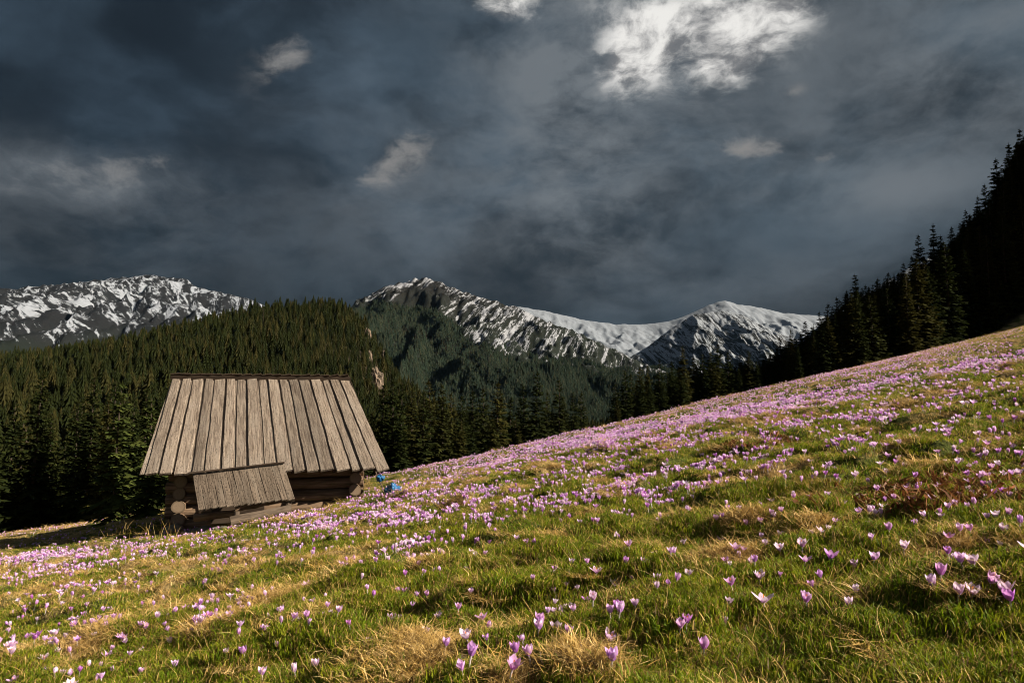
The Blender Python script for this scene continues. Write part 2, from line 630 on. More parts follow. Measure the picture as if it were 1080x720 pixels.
finish(n, principled(n, n.mix(b_, (0.022, 0.016, 0.011), (0.055, 0.042, 0.032)), 0.9, bump(n, b_, 0.6, 0.05)))

# meadow ground: thatch, moss and soil under the grass
m, n = material('meadow_ground'); M['ground'] = m
oc = n.node('ShaderNodeNewGeometry').outputs['Position']
dry = n.node('ShaderNodeAttribute', attribute_name='dry').outputs['Fac']
forest_a = n.node('ShaderNodeAttribute', attribute_name='forest').outputs['Fac']
rocky = n.node('ShaderNodeAttribute', attribute_name='rocky').outputs['Fac']
g1 = n.noise(oc, 3.0, 7, 0.65); g2 = n.noise(oc, 38.0, 5, 0.65); g3 = n.noise(n.mapping(oc, scale=(60, 22, 30)), 1.0, 4, 0.6)
green = n.mix(n.smooth(g2, 0.35, 0.65), (0.028, 0.038, 0.008), (0.085, 0.100, 0.018))
straw = n.mix(n.smooth(g3, 0.35, 0.68), (0.12, 0.085, 0.035), (0.33, 0.25, 0.115))
dm = n.smooth(n.add(dry, n.mul(n.sub(n.add(n.mul(g1, 0.5), n.mul(g2, 0.5)), 0.5), 1.1)), 0.36, 0.64)
c = n.mix(dm, green, straw)
soil = n.smooth(n.noise(oc, 9.0, 4, 0.6), 0.66, 0.74)
c = n.mix(n.mul(soil, 0.5), c, (0.05, 0.035, 0.02))
c = n.mix(forest_a, c, n.mix(n.noise(oc, 0.15, 6, 0.65), (0.008, 0.009, 0.004), (0.022, 0.019, 0.009)))
rk = n.mix(n.noise(oc, 0.12, 7, 0.7), (0.030, 0.021, 0.014), (0.085, 0.062, 0.043))
c = n.mix(rocky, c, rk)
finish(n, principled(n, c, 0.95, bump(n, n.add(g2, g3), 0.6, 0.03), 0.1))

# ------------------------------------------------------------------ the ground sheet
def dryness(x, y):
    d = 0.315 + 0.20 * fbm(x / 1.3, y / 1.0, 3, 31) + 0.22 * fbm(x / 7.0, y / 7.0, 3, 33) + 0.62 * fbm(x / 0.32, y / 0.27, 3, 35)
    d = d + 0.22 * sstep(0.05, 0.5, fbm(x / 0.52, y / 0.42, 3, 11))
    d = d + 0.25 * sstep(14, 45, np.hypot(x, y)) - 0.06
    d = d + 0.07 * sstep(1.0, -6.0, x)
    return np.clip(d, 0, 1)


def forest_mask(x, y):
    """1 where spruce forest stands."""
    yc = np.interp(x, [-60, -15, 0, 40, 80], [52, 46, 46, 68, 92])
    w = 6.0 * fbm(x / 14.0, y / 14.0, 2, 55)
    edge = yc + np.interp(x, [-60, -25, -12, 10, 60], [4, 4, 8, 14, 6])
    return sstep(0, 3, y - edge + w)


def rocky_mask(x, y):
    """Bare brownish slope with crags on the flank of the far hill."""
    u = x / np.maximum(y, 1.0)
    m = np.exp(-((u + 0.195) / 0.030) ** 2) * sstep(520, 640, y) * (1 - sstep(790, 830, y))
    return np.clip(m * (0.30 + 1.2 * fbm(x / 22.0, y / 30.0, 3, 91)), 0, 1)


def build_ground():
    a1 = np.radians(np.concatenate([np.linspace(-58, 58, 520)]))
    a2 = np.radians(np.linspace(58, 302, 62)[1:-1])
    ang = np.concatenate([a1, a2])
    r = [0.25]
    while r[-1] < 8500:
        rr = r[-1]
        k = 0.0075 if rr < 60 else (0.010 if rr < 1100 else 0.06)
        r.append(rr * (1 + k) if rr > 1.2 else rr + 0.012)
    r = np.array(r)
    nA, nR = len(ang), len(r)
    R, A = np.meshgrid(r, ang, indexing='ij')
    X = R * np.sin(A); Y = R * np.cos(A)
    Z = ground(X, Y)
    V = np.stack([X, Y, Z], -1).reshape(-1, 3)
    V = np.vstack([V, [[0, 0, float(ground(0.0, 0.0))]]])
    i = np.arange(nR - 1)[:, None]; j = np.arange(nA)[None, :]
    j2 = (j + 1) % nA
    q = np.stack([i * nA + j, (i + 1) * nA + j, (i + 1) * nA + j2, i * nA + j2], -1).reshape(-1, 4)[:, ::-1]
    c = len(V) - 1
    t = np.stack([np.full(nA, c), np.arange(nA), (np.arange(nA) + 1) % nA], -1)[:, ::-1]
    flat = np.concatenate([q.ravel(), t.ravel()])
    cnt = np.concatenate([np.full(len(q), 4), np.full(len(t), 3)])
    me = mesh_np('ground', V, flat, cnt, M['ground'], True)
    x, y = V[:, 0], V[:, 1]
    for nm, vals in (('dry', dryness(x, y)), ('forest', forest_mask(x, y)), ('rocky', rocky_mask(x, y))):
        a = me.attributes.new(nm, 'FLOAT', 'POINT')
        a.data.foreach_set('value', vals.astype(np.float32))
    o = bpy.data.objects.new('ground', me)
    COL.objects.link(o)
    if me.polygons[nA * 50].normal.z < 0:
        me.flip_normals()
    return tag(o, 'sloping alpine meadow falling towards the wooded valley', 'ground', kind='structure')
build_ground()

# ------------------------------------------------------------------ mountains
def mat_mountain(name, snow_bias, streak_rot, tree_z0, tree_z1, rock=((0.020, 0.024, 0.018), (0.060, 0.058, 0.050)), scl=1.0, snow=(0.62, 0.64, 0.68), veg_z=300.0):
    m, n = material(name)
    pos = n.node('ShaderNodeNewGeometry').outputs['Position']
    nor = n.node('ShaderNodeNewGeometry').outputs['Normal']
    z = n.separate(pos)[2]
    # gully snow: noise stretched along the fall line, plus small broken patches
    rp = n.mapping(pos, rot=(0, streak_rot, 0))
    st = n.noise(n.mapping(rp, scale=(0.015 * scl, 0.0005 * scl, 0.0020 * scl)), 1.0, 8, 0.58, 0.6)
    pt = n.noise(n.mapping(rp, scale=(0.044 * scl, 0.004 * scl, 0.016 * scl)), 1.0, 7, 0.70, 0.3)
    bg = n.noise(n.mapping(pos, scale=(0.0045, 0.002, 0.006)), 1.0, 3, 0.5)
    v = n.add(n.add(n.mul(st, 0.48), n.mul(pt, 0.36)), n.mul(bg, 0.16))
    alt = n.linear(z, tree_z0, tree_z1, -0.08, 0.025)
    at_ = n.node('ShaderNodeAttribute', attribute_name='snowy').outputs['Fac']
    v = n.add(n.add(v, alt), n.mul(n.sub(at_, 0.5), 0.5))
    sm = n.smooth(n.add(v, snow_bias), 0.510, 0.560)
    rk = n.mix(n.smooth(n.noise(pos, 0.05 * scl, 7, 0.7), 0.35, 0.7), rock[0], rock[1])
    veg = n.mix(n.noise(pos, 0.03 * scl, 6, 0.7), (0.0015, 0.004, 0.002), (0.005, 0.009, 0.005))  # plant colour darkened to stand for cloud shade
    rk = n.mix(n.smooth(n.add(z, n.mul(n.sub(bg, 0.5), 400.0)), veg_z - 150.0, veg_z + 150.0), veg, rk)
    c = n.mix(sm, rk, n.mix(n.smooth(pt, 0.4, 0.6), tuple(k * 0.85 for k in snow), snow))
    finish(n, principled(n, c, 0.8, bump(n, n.add(pt, st), 0.3, 10.0), 0.15))
    return m


def ridge(name, label, pts, D, front, back, zb, mat, seed, nx=420, ny=150, gully=0.16, rough=0.012, power=1.25, snowy=None, gf=0.45):
    xs = np.array([at(p, q, D).x for p, q in pts]); zs = np.array([at(p, q, D).z for p, q in pts])
    X = np.linspace(xs[0], xs[-1], nx)
    # denser rows towards the crest
    tf = np.linspace(0, 1, int(ny * 0.75)) ** 1.3
    Yf = D - front * tf[::-1]
    Yb = D + back * np.linspace(0, 1, ny - len(tf) + 1)[1:] ** 1.3
    Y = np.concatenate([Yf, Yb])
    XX, YY = np.meshgrid(X, Y)
    zc = np.interp(XX, xs, zs)
    t = np.where(YY < D, (D - YY) / front, (YY - D) / back)
    s = (1 - t) ** power
    rel = np.maximum(zc - zb, 0)
    k = 4 * t * (1 - t)
    w = front / 4.0
    g = np.abs(fbm(XX / (w * gf), YY / (w * 2.2 * gf + 0.4 * w), 5, seed)) * 2 - 0.55
    g2 = fbm(XX / (w * 0.13), YY / (w * 0.2), 5, seed + 3)
    Z = zb + rel * s - rel * gully * g * np.minimum(k * 1.3, 1) + rel * 0.05 * g2 * np.minimum(k + 0.15, 1)
    Z = Z + rel * rough * fbm(XX / (D * 0.008), YY / (D * 0.012), 4, seed + 7)
    V = np.stack([XX, YY, Z], -1).reshape(-1, 3)
    nY = len(Y)
    i = np.arange(nY - 1)[:, None]; j = np.arange(nx - 1)[None, :]
    q = np.stack([i * nx + j, i * nx + j + 1, (i + 1) * nx + j + 1, (i + 1) * nx + j], -1).reshape(-1, 4)
    me = mesh_np(name, V, q.ravel(), np.full(len(q), 4), mat, True)
    a = me.attributes.new('snowy', 'FLOAT', 'POINT')
    sn = np.full(XX.shape, 0.5) if snowy is None else snowy(XX, YY, Z)
    a.data.foreach_set('value', sn.ravel().astype(np.float32))
    o = bpy.data.objects.new(name, me)
    COL.objects.link(o)
    tag(o, label, 'mountain', kind='structure')
    return (X, Y, Z)


def pix_of(X, Y, Z):
    zz = Z - CAM_H
    f = Y * math.cos(PITCH) + zz * math.sin(PITCH)
    u = -Y * math.sin(PITCH) + zz * math.cos(PITCH)
    return 540 + F_PX * X / f, 360 - F_PX * u / f


MT1 = mat_mountain('snow_streaked_massif', -0.012, 0.55, 120, 480, scl=3.0, rock=((0.002, 0.003, 0.004), (0.009, 0.010, 0.012)), snow=(0.19, 0.215, 0.255))  # near-black rock and dim snow: cloud shade put into the peak colours
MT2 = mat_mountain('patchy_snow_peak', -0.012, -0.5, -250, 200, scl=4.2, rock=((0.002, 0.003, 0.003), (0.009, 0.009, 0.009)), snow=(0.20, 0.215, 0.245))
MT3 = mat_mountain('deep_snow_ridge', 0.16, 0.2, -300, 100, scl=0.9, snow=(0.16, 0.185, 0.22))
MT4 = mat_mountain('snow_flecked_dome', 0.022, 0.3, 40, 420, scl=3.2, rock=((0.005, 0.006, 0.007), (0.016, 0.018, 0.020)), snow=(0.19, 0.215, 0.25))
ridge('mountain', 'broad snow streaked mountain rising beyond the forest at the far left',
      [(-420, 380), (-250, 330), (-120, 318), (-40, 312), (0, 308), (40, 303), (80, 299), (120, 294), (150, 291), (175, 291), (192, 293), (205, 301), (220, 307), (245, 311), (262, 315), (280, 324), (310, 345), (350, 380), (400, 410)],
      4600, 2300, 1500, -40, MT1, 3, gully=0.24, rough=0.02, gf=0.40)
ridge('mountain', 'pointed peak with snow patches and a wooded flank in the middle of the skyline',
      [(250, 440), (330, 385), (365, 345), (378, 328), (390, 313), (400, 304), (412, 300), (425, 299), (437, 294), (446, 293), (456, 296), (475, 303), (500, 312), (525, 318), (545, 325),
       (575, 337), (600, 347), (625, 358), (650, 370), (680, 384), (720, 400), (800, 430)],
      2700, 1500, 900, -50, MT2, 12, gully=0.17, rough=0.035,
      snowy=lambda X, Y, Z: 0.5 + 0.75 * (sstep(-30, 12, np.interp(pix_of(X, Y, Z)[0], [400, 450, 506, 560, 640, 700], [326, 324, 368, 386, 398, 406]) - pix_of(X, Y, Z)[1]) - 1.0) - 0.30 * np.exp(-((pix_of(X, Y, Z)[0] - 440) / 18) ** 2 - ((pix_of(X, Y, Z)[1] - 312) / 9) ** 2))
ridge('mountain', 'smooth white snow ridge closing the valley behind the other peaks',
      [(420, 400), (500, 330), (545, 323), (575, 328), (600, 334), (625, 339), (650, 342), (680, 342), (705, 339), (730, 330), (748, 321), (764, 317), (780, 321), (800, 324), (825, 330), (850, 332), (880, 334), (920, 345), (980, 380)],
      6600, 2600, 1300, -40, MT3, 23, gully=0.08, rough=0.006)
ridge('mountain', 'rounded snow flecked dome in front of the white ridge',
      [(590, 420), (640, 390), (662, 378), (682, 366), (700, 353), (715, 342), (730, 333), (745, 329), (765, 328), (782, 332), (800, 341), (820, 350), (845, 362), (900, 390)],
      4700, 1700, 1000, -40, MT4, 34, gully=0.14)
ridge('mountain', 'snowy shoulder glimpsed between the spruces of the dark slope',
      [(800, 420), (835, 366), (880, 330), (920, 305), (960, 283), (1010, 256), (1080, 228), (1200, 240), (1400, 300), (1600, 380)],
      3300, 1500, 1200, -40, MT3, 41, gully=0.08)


# ------------------------------------------------------------------ scattering of uncountable stuff
def source(name, me):
    """Mesh object that only serves as scatter source (not linked to the scene)."""
    return bpy.data.objects.new(name, me)


def scatter(name, P, rot, scl, idx, sources, label, cat, extra=None):
    me = bpy.data.meshes.new(name)
    n = len(P)
    me.vertices.add(n)
    me.vertices.foreach_set('co', np.asarray(P, np.float32).ravel())
    a = me.attributes.new('turn', 'FLOAT_VECTOR', 'POINT'); a.data.foreach_set('vector', np.asarray(rot, np.float32).ravel())
    a = me.attributes.new('size', 'FLOAT_VECTOR', 'POINT'); a.data.foreach_set('vector', np.asarray(scl, np.float32).ravel())
    a = me.attributes.new('pick', 'INT', 'POINT'); a.data.foreach_set('value', np.asarray(idx, np.int32))
    o = bpy.data.objects.new(name, me)
    COL.objects.link(o)
    g = bpy.data.node_groups.new(name, 'GeometryNodeTree')
    g.interface.new_socket('Geometry', in_out='INPUT', socket_type='NodeSocketGeometry')
    g.interface.new_socket('Geometry', in_out='OUTPUT', socket_type='NodeSocketGeometry')
    gi = g.nodes.new('NodeGroupInput'); go = g.nodes.new('NodeGroupOutput')
    iop = g.nodes.new('GeometryNodeInstanceOnPoints')
    join = g.nodes.new('GeometryNodeJoinGeometry')
    for s in reversed(sources):
        oi = g.nodes.new('GeometryNodeObjectInfo')
        oi.inputs['Object'].default_value = s
        oi.inputs['As Instance'].default_value = True
        g.links.new(oi.outputs['Geometry'], join.inputs[0])
    def attr(nm, t):
        nd = g.nodes.new('GeometryNodeInputNamedAttribute')
        nd.data_type = t
        nd.inputs['Name'].default_value = nm
        return [s for s in nd.outputs if s.enabled and s.name == 'Attribute'][0]
    g.links.new(gi.outputs[0], iop.inputs['Points'])
    g.links.new(join.outputs[0], iop.inputs['Instance'])
    iop.inputs['Pick Instance'].default_value = True
    g.links.new(attr('pick', 'INT'), iop.inputs['Instance Index'])
    g.links.new(attr('turn', 'FLOAT_VECTOR'), iop.inputs['Rotation'])
    g.links.new(attr('size', 'FLOAT_VECTOR'), iop.inputs['Scale'])
    g.links.new(iop.outputs[0], go.inputs[0])
    md = o.modifiers.new('scatter', 'NODES')
    md.node_group = g
    # one material slot so the object reads as having a material of its own
    return tag(o, label, cat, kind='stuff')


# ------------------------------------------------------------------ the hut
def build_hut():
    rng = random.Random(7)
    eL, eR = at(152, 500, 17.4), at(411, 495, 18.75)
    rL, rR = at(181, 399, 20.5), at(369, 403, 21.7)
    mid_e = (eL + eR) / 2
    yaw = math.atan2(eR.y - eL.y, eR.x - eL.x)
    gz = -2.75
    root = empty('log_hut', (mid_e.x, mid_e.y, gz), (0, 0, yaw))
    tag(root, 'weathered log hut with steep plank roof standing at the meadow edge', 'hut')
    inv = Matrix.Rotation(-yaw, 3, 'Z')
    loc = lambda p: inv @ (Vector(p) - Vector((mid_e.x, mid_e.y, gz)))
    eL, eR, rL, rR = loc(eL), loc(eR), loc(rL), loc(rR)
    ez = (eL.z + eR.z) / 2; rz = (rL.z + rR.z) / 2
    run = (rL.y + rR.y) / 2
    for p in (eL, eR): p.y = 0.0; p.z = ez
    for p in (rL, rR): p.y = run; p.z = rz
    slope = math.atan2(rz - ez, run)
    n_f = Vector((0, -math.sin(slope), math.cos(slope)))
    # front roof slope: irregular planks over a dark under-layer
    b = MB()
    npl = 17
    edges = [i / npl for i in range(npl + 1)]
    edges = [e + (rng.uniform(-0.009, 0.009) if 0 < i < npl else 0) for i, e in enumerate(edges)]
    def P(u, v):
        return eL.lerp(eR, u).lerp(rL.lerp(rR, u), v)
    for i in range(npl):
        u0, u1 = edges[i], edges[i + 1]
        um = (u0 + u1) / 2
        gap = 0.072
        wa = (u1 - u0) * (eR - eL).length - gap
        wb = (u1 - u0) * (rR - rL).length - gap
        a = P(um, -0.012 + rng.uniform(-0.006, 0.010)); c = P(um, 1.0)
        d = (c - a).normalized()
        side = d.cross(n_f)
        up = side.cross(d)
        ang = rng.uniform(0.015, 0.07)
        side2 = side * math.cos(ang) + up * math.sin(ang)
        lift = (0.036, 0.054)[i % 2] + rng.uniform(-0.008, 0.008)
        b.board(a + up * lift, c + up * lift, wa, wb, 0.055, side2, side2.cross(d), rng, 14, 0.009, rng.choice((0.15, 0.35, 0.5, 0.6, 0.75, 0.95)))
    # narrow tapered starter plank along the sloping edge
    a = P(0, 0.0) + Vector((-0.03, 0, 0)); c = P(0, 0.98) + Vector((0.02, 0, 0))
    d = (c - a).normalized(); side = d.cross(n_f); up = side.cross(d)
    b.board(a + up * 0.0, c, 0.16, 0.03, 0.03, side, up, rng, 8, 0.006, 0.8)
    roof = b.build('roof', M['roof'], root)
    # sheathing below
    b = MB()
    for i in range(npl):
        um = edges[i]
        if i == 0: continue
        a = P(um, 0.01); c = P(um, 0.995)
        d = (c - a).normalized(); side = d.cross(n_f); up = side.cross(d)
        b.board(a + up * 0.010, c + up * 0.010, 0.22, 0.2, 0.03, side, up, rng, 6, 0.01, rng.uniform(0.2, 0.6))
    b.build('sheathing', M['roof'], roof)
    # rear slope, running on past the ridge so that its ends overhang the front slope
    b = MB()
    yb = 2 * run
    n_b = Vector((0, math.sin(slope), math.cos(slope)))
    bl, br = Vector((eL.x, yb, ez)), Vector((eR.x, yb, ez))
    for i in range(npl + 1):
        u0, u1 = i / (npl + 1), (i + 1) / (npl + 1)
        um = (u0 + u1) / 2
        a = bl.lerp(br, um); c0 = rL.lerp(rR, um)
        d = (c0 - a).normalized()
        c = c0 + d * (0.21 + rng.uniform(-0.012, 0.012)) + n_b * 0.07
        side = d.cross(n_b); up = side.cross(d)
        b.board(a + up * 0.02, c, (u1 - u0) * (br - bl).length - 0.012, (u1 - u0) * (rR - rL).length - 0.008, 0.034, side, up, rng, 8, 0.006, rng.uniform(0.2, 0.6))
    b.build('rear_roof', M['underboard'], root)
    b = MB()
    b.board(rL + Vector((-0.02, -0.07, 0.055)), rR + Vector((0.02, -0.07, 0.055)), 0.15, 0.15, 0.03, Vector((0, -0.25, 1)), Vector((0, -1, -0.25)), rng, 14, 0.004, 0.15)
    b.build('ridge_board', M['underboard'], root)
    # eaves rafters showing under the front edge
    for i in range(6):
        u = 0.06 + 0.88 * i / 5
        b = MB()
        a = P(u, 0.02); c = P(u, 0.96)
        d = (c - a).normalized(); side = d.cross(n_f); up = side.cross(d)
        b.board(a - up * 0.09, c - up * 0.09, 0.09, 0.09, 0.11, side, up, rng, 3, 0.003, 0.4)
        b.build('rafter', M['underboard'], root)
    # log walls with projecting ends
    wy = 0.78; wx0, wx1 = -2.33, 2.14
    wyb = 2 * run - 0.78
    r = 0.165
    z0 = 0.36
    def wall(name, f, count, label=None):
        b = MB()
        for k in range(count):
            a, c = f(z0 + k * 2 * r * 0.965 - (0), k)
            ra = r * rng.uniform(0.95, 1.04)
            b.log(a, c, ra, ra * rng.uniform(0.92, 1.0), rng, 7, 14, rng.uniform(0.2, 0.75))
        o = b.build(name, M['log'], root, True)
        return o
    nlog = 6
    wall('front_wall', lambda z, k: (Vector((wx0 - 0.30 - rng.uniform(0, .06), wy, z)), Vector((wx1 + 0.22, wy, z + 0.03))), nlog)
    wall('rear_wall', lambda z, k: (Vector((wx0 - 0.3, wyb, z)), Vector((wx1 + 0.3, wyb, z))), nlog)
    off = r * 0.95
    wall('side_wall', lambda z, k: (Vector((wx0, wy - (0.30 if k < 3 else 0.16) - rng.uniform(-.04, .08), z - off)), Vector((wx0, wyb + 0.3, z - off))), nlog)
    wall('side_wall', lambda z, k: (Vector((wx1, wy - 0.30 - rng.uniform(-.04, .08), z - off)), Vector((wx1, wyb + 0.3, z - off))), nlog)
    # gable boarding above the side walls
    for sx, e0, r0 in ((-1, eL, rL), (1, eR, rR)):
        b = MB()
        xg = wx0 + 0.02 if sx < 0 else wx1 - 0.02
        topx = r0.x - sx * 0.12
        for k in range(14):
            yy = wy + (wyb - wy) * (k + 0.5) / 14
            h = (rz - 0.10) - abs(yy - run) * math.tan(slope)
            zlo = 2.05
            if h < zlo + 0.1: continue
            f = (h - ez) / (rz - ez)
            xt = xg + (topx - xg) * max(0, f)
            b.board((xg, yy, zlo - 0.25), (xt, yy, h - 0.08), (wyb - wy) / 14 - 0.012, (wyb - wy) / 14 - 0.012, 0.028, (0, 1, 0), (sx, 0, 0), rng, 4, 0.006, rng.uniform(0.2, 0.7))
        b.build('gable', M['underboard'], root)
    # caulking moss/dark core behind the logs
    # small lean-to hatch roof, set askew in front of the eave
    q = [loc(at(203, 501, 17.15)), loc(at(299, 489.5, 17.75)), loc(at(311, 526, 16.95)), loc(at(209, 538, 16.35))]
    b = MB()
    nb = 14
    nn = (q[1] - q[0]).cross(q[3] - q[0]).normalized()
    if nn.z < 0: nn = -nn
    for i in range(nb):
        u = (i + 0.5) / nb
        a = q[3].lerp(q[2], u); c = q[0].lerp(q[1], u)
        d = (c - a).normalized(); side = d.cross(nn); up = side.cross(d)
        w0 = (q[2] - q[3]).length / nb - 0.004; w1 = (q[1] - q[0]).length / nb - 0.004
        e = rng.uniform(-0.015, 0.015)
        b.board(a - d * e + up * rng.uniform(0, 0.008), c + d * 0.05, w0, w1, 0.03, side, up, rng, 6, 0.004, rng.uniform(0.25, 0.85))
    pr = b.build('porch_roof', M['porch'], root)
    b = MB()
    dx = (q[1] - q[0]).normalized()
    b.board(q[0] - dx * 0.1 + nn * 0.06 + Vector((0, -0.02, 0.02)), q[1] + dx * 0.03 + nn * 0.05 + Vector((0, -0.01, 0.01)), 0.045, 0.045, 0.045, Vector((0, 0, 1)), Vector((0, -1, 0)), rng, 8, 0.004, 0.1)
    b.build('shadow_strip', M['underboard'], pr)  # dark strip standing in for the shadow between eave and lean-to
    for p0, p1 in ((q[0], q[3]), (q[1], q[2])):
        b = MB()
        dd = (p1 - p0).normalized(); sd = dd.cross(nn)
        inn = (q[0] + q[2]) / 2 - (p0 + p1) / 2
        inn.z = 0
        b.board(p0 - nn * 0.06 + inn * .04, p1 - nn * 0.06 + inn * .04, 0.08, 0.08, 0.07, sd, nn, rng, 3, 0.003, 0.35)
        b.build('porch_rafter', M['underboard'], pr)
    # log crib below the porch roof, posts and a fallen rail
    def L(px, py, Y): return loc(at(px, py, Y))
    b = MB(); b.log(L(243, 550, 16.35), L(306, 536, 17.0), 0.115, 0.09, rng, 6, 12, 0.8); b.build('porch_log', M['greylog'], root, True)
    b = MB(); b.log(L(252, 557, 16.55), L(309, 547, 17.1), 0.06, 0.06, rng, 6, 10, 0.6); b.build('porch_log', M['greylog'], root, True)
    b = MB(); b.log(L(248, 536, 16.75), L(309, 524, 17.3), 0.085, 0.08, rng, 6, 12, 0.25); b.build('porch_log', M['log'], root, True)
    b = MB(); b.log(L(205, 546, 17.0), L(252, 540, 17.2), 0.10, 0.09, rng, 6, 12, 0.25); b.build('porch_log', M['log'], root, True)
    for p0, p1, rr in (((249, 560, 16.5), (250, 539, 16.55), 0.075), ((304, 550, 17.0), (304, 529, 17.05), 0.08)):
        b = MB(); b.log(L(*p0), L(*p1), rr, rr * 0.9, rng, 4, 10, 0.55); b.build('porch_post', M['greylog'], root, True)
    # threshold planks in the dark of the porch
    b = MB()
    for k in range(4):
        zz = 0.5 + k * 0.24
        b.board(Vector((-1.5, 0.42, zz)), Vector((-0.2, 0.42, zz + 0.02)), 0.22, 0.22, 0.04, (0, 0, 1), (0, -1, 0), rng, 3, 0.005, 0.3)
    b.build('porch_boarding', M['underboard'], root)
    # foundation stones
    for px, py, Y, s in ((184, 557, 18.0, 0.2), (199, 561, 17.6, 0.15), (207, 562, 17.3, 0.19), (217, 558, 17.1, 0.16), (228, 559, 16.9, 0.17), (236, 557, 16.8, 0.13), (374, 545, 18.6, 0.16), (340, 549, 18.0, 0.13)):
        p = at(px, py, Y)
        g = float(ground(p.x, p.y))
        p.z = max(g + s * 0.25, p.z - 0.03)
        bm = bmesh.new()
        bmesh.ops.create_icosphere(bm, subdivisions=3, radius=s)
        sd = rng.randrange(999)
        for v in bm.verts:
            k = 1 + 0.28 * float(fbm(v.co.x / s * 0.9 + sd, v.co.y / s * 0.9 + v.co.z / s * 0.7, 3, 5))
            v.co = Vector((v.co.x * k * 1.2, v.co.y * k, v.co.z * k * 0.75))
        me = bpy.data.meshes.new('foundation_stone'); bm.to_mesh(me); bm.free()
        me.materials.append(M['stone'])
        me.polygons.foreach_set('use_smooth', [True] * len(me.polygons))
        o = bpy.data.objects.new('foundation_stone', me)
        COL.objects.link(o); o.parent = root
        o.location = loc(p); o.rotation_euler = (0, 0, rng.uniform(0, 6))
    return root
build_hut()


def build_by_hut():
    rng = random.Random(31)
    # leaning pole by the right-hand corner with two blue bundles near it
    a = at(407.5, 524, 19.0); c = at(394.5, 493, 19.05)
    b = MB()
    g = float(ground(a.x, a.y)) - 0.1
    a2 = a + (a - c).normalized() * max(0.0, (a.z - g))
    b.log(a2, c, 0.022, 0.016, rng, 6, 8, 0.5, 0.008)
    tag(b.build('leaning_pole', M['greylog'], None, True), 'thin grey pole leaning against the hut eave beside the log ends', 'pole')
    for px, py, s, lab, sq in ((401.5, 504, 0.10, 'small blue rag tied round the leaning pole', 0.8),
                               (414, 521, 0.105, 'larger crumpled blue sheet drooping to the crocuses below the leaning pole', 1.05)):
        if py < 510:
            h = tuple(at(px, py, 19.02))
            h = (h[0], h[1], h[2] - s * 0.55)
        else:
            h = ground_hit(px, py + 5, 12, 26) or tuple(at(px, py + 5, 19.5))
        bm = bmesh.new()
        bmesh.ops.create_icosphere(bm, subdivisions=4, radius=1.0)
        sd = rng.randrange(999)
        for v in bm.verts:
            q = v.co.copy()
            k = 1 + 0.95 * float(fbm(q.x * 2.1 + sd, q.y * 2.1 + q.z * 1.9, 4, 5, 0.6)) - 0.10 * abs(math.sin(4 * q.x + 3 * q.z + sd))
            v.co = Vector((q.x * k * s * 1.1, q.y * k * s * 0.8, q.z * k * s * sq))
            if q.z < -0.2: v.co.x += 0.25 * s * q.z * (1 if q.x < 0 else -0.2)
        me = bpy.data.meshes.new('blue_sheet'); bm.to_mesh(me); bm.free()
        me.materials.append(M['blue'])
        me.polygons.foreach_set('use_smooth', [True] * len(me.polygons))
        o = bpy.data.objects.new('blue_sheet', me); COL.objects.link(o)
        o.location = (h[0], h[1], h[2] + s * 0.55)
        tag(o, lab, 'blue sheet')
build_by_hut()


# ------------------------------------------------------------------ spruces
class Tri:
    def __init__(self):
        self.v = []; self.f = []; self.c = []
    def face(self, pts):
        b = len(self.v)
        self.v += [tuple(p) for p in pts]
        self.f += list(range(b, b + len(pts)))
        self.c.append(len(pts))
    def mesh(self, name, mat, smooth=False):
        return mesh_np(name, np.array(self.v), np.array(self.f), np.array(self.c), mat, smooth)


def trunk_mesh(H, r0, rng, name='spruce_trunk', mat=None, n=9, seg=8):
    t = Tri()
    rows = []
    dx, dy = rng.uniform(-.15, .15), rng.uniform(-.15, .15)
    for i in range(seg + 1):
        k = i / seg
        r = r0 * (1 - k) ** 0.9 + 0.015
        if i == 0: r *= 1.35
        cx, cy = dx * math.sin(k * 3), dy * math.sin(k * 2.5)
        rows.append([Vector((cx + r * math.cos(6.2832 * j / n), cy + r * math.sin(6.2832 * j / n), -0.6 + k * (H * 0.985 + 0.6))) for j in range(n)])
    for i in range(seg):
        for j in range(n):
            j2 = (j + 1) % n
            t.face([rows[i][j], rows[i][j2], rows[i + 1][j2], rows[i + 1][j]])
    return t.mesh(name, mat or M['bark'], True)


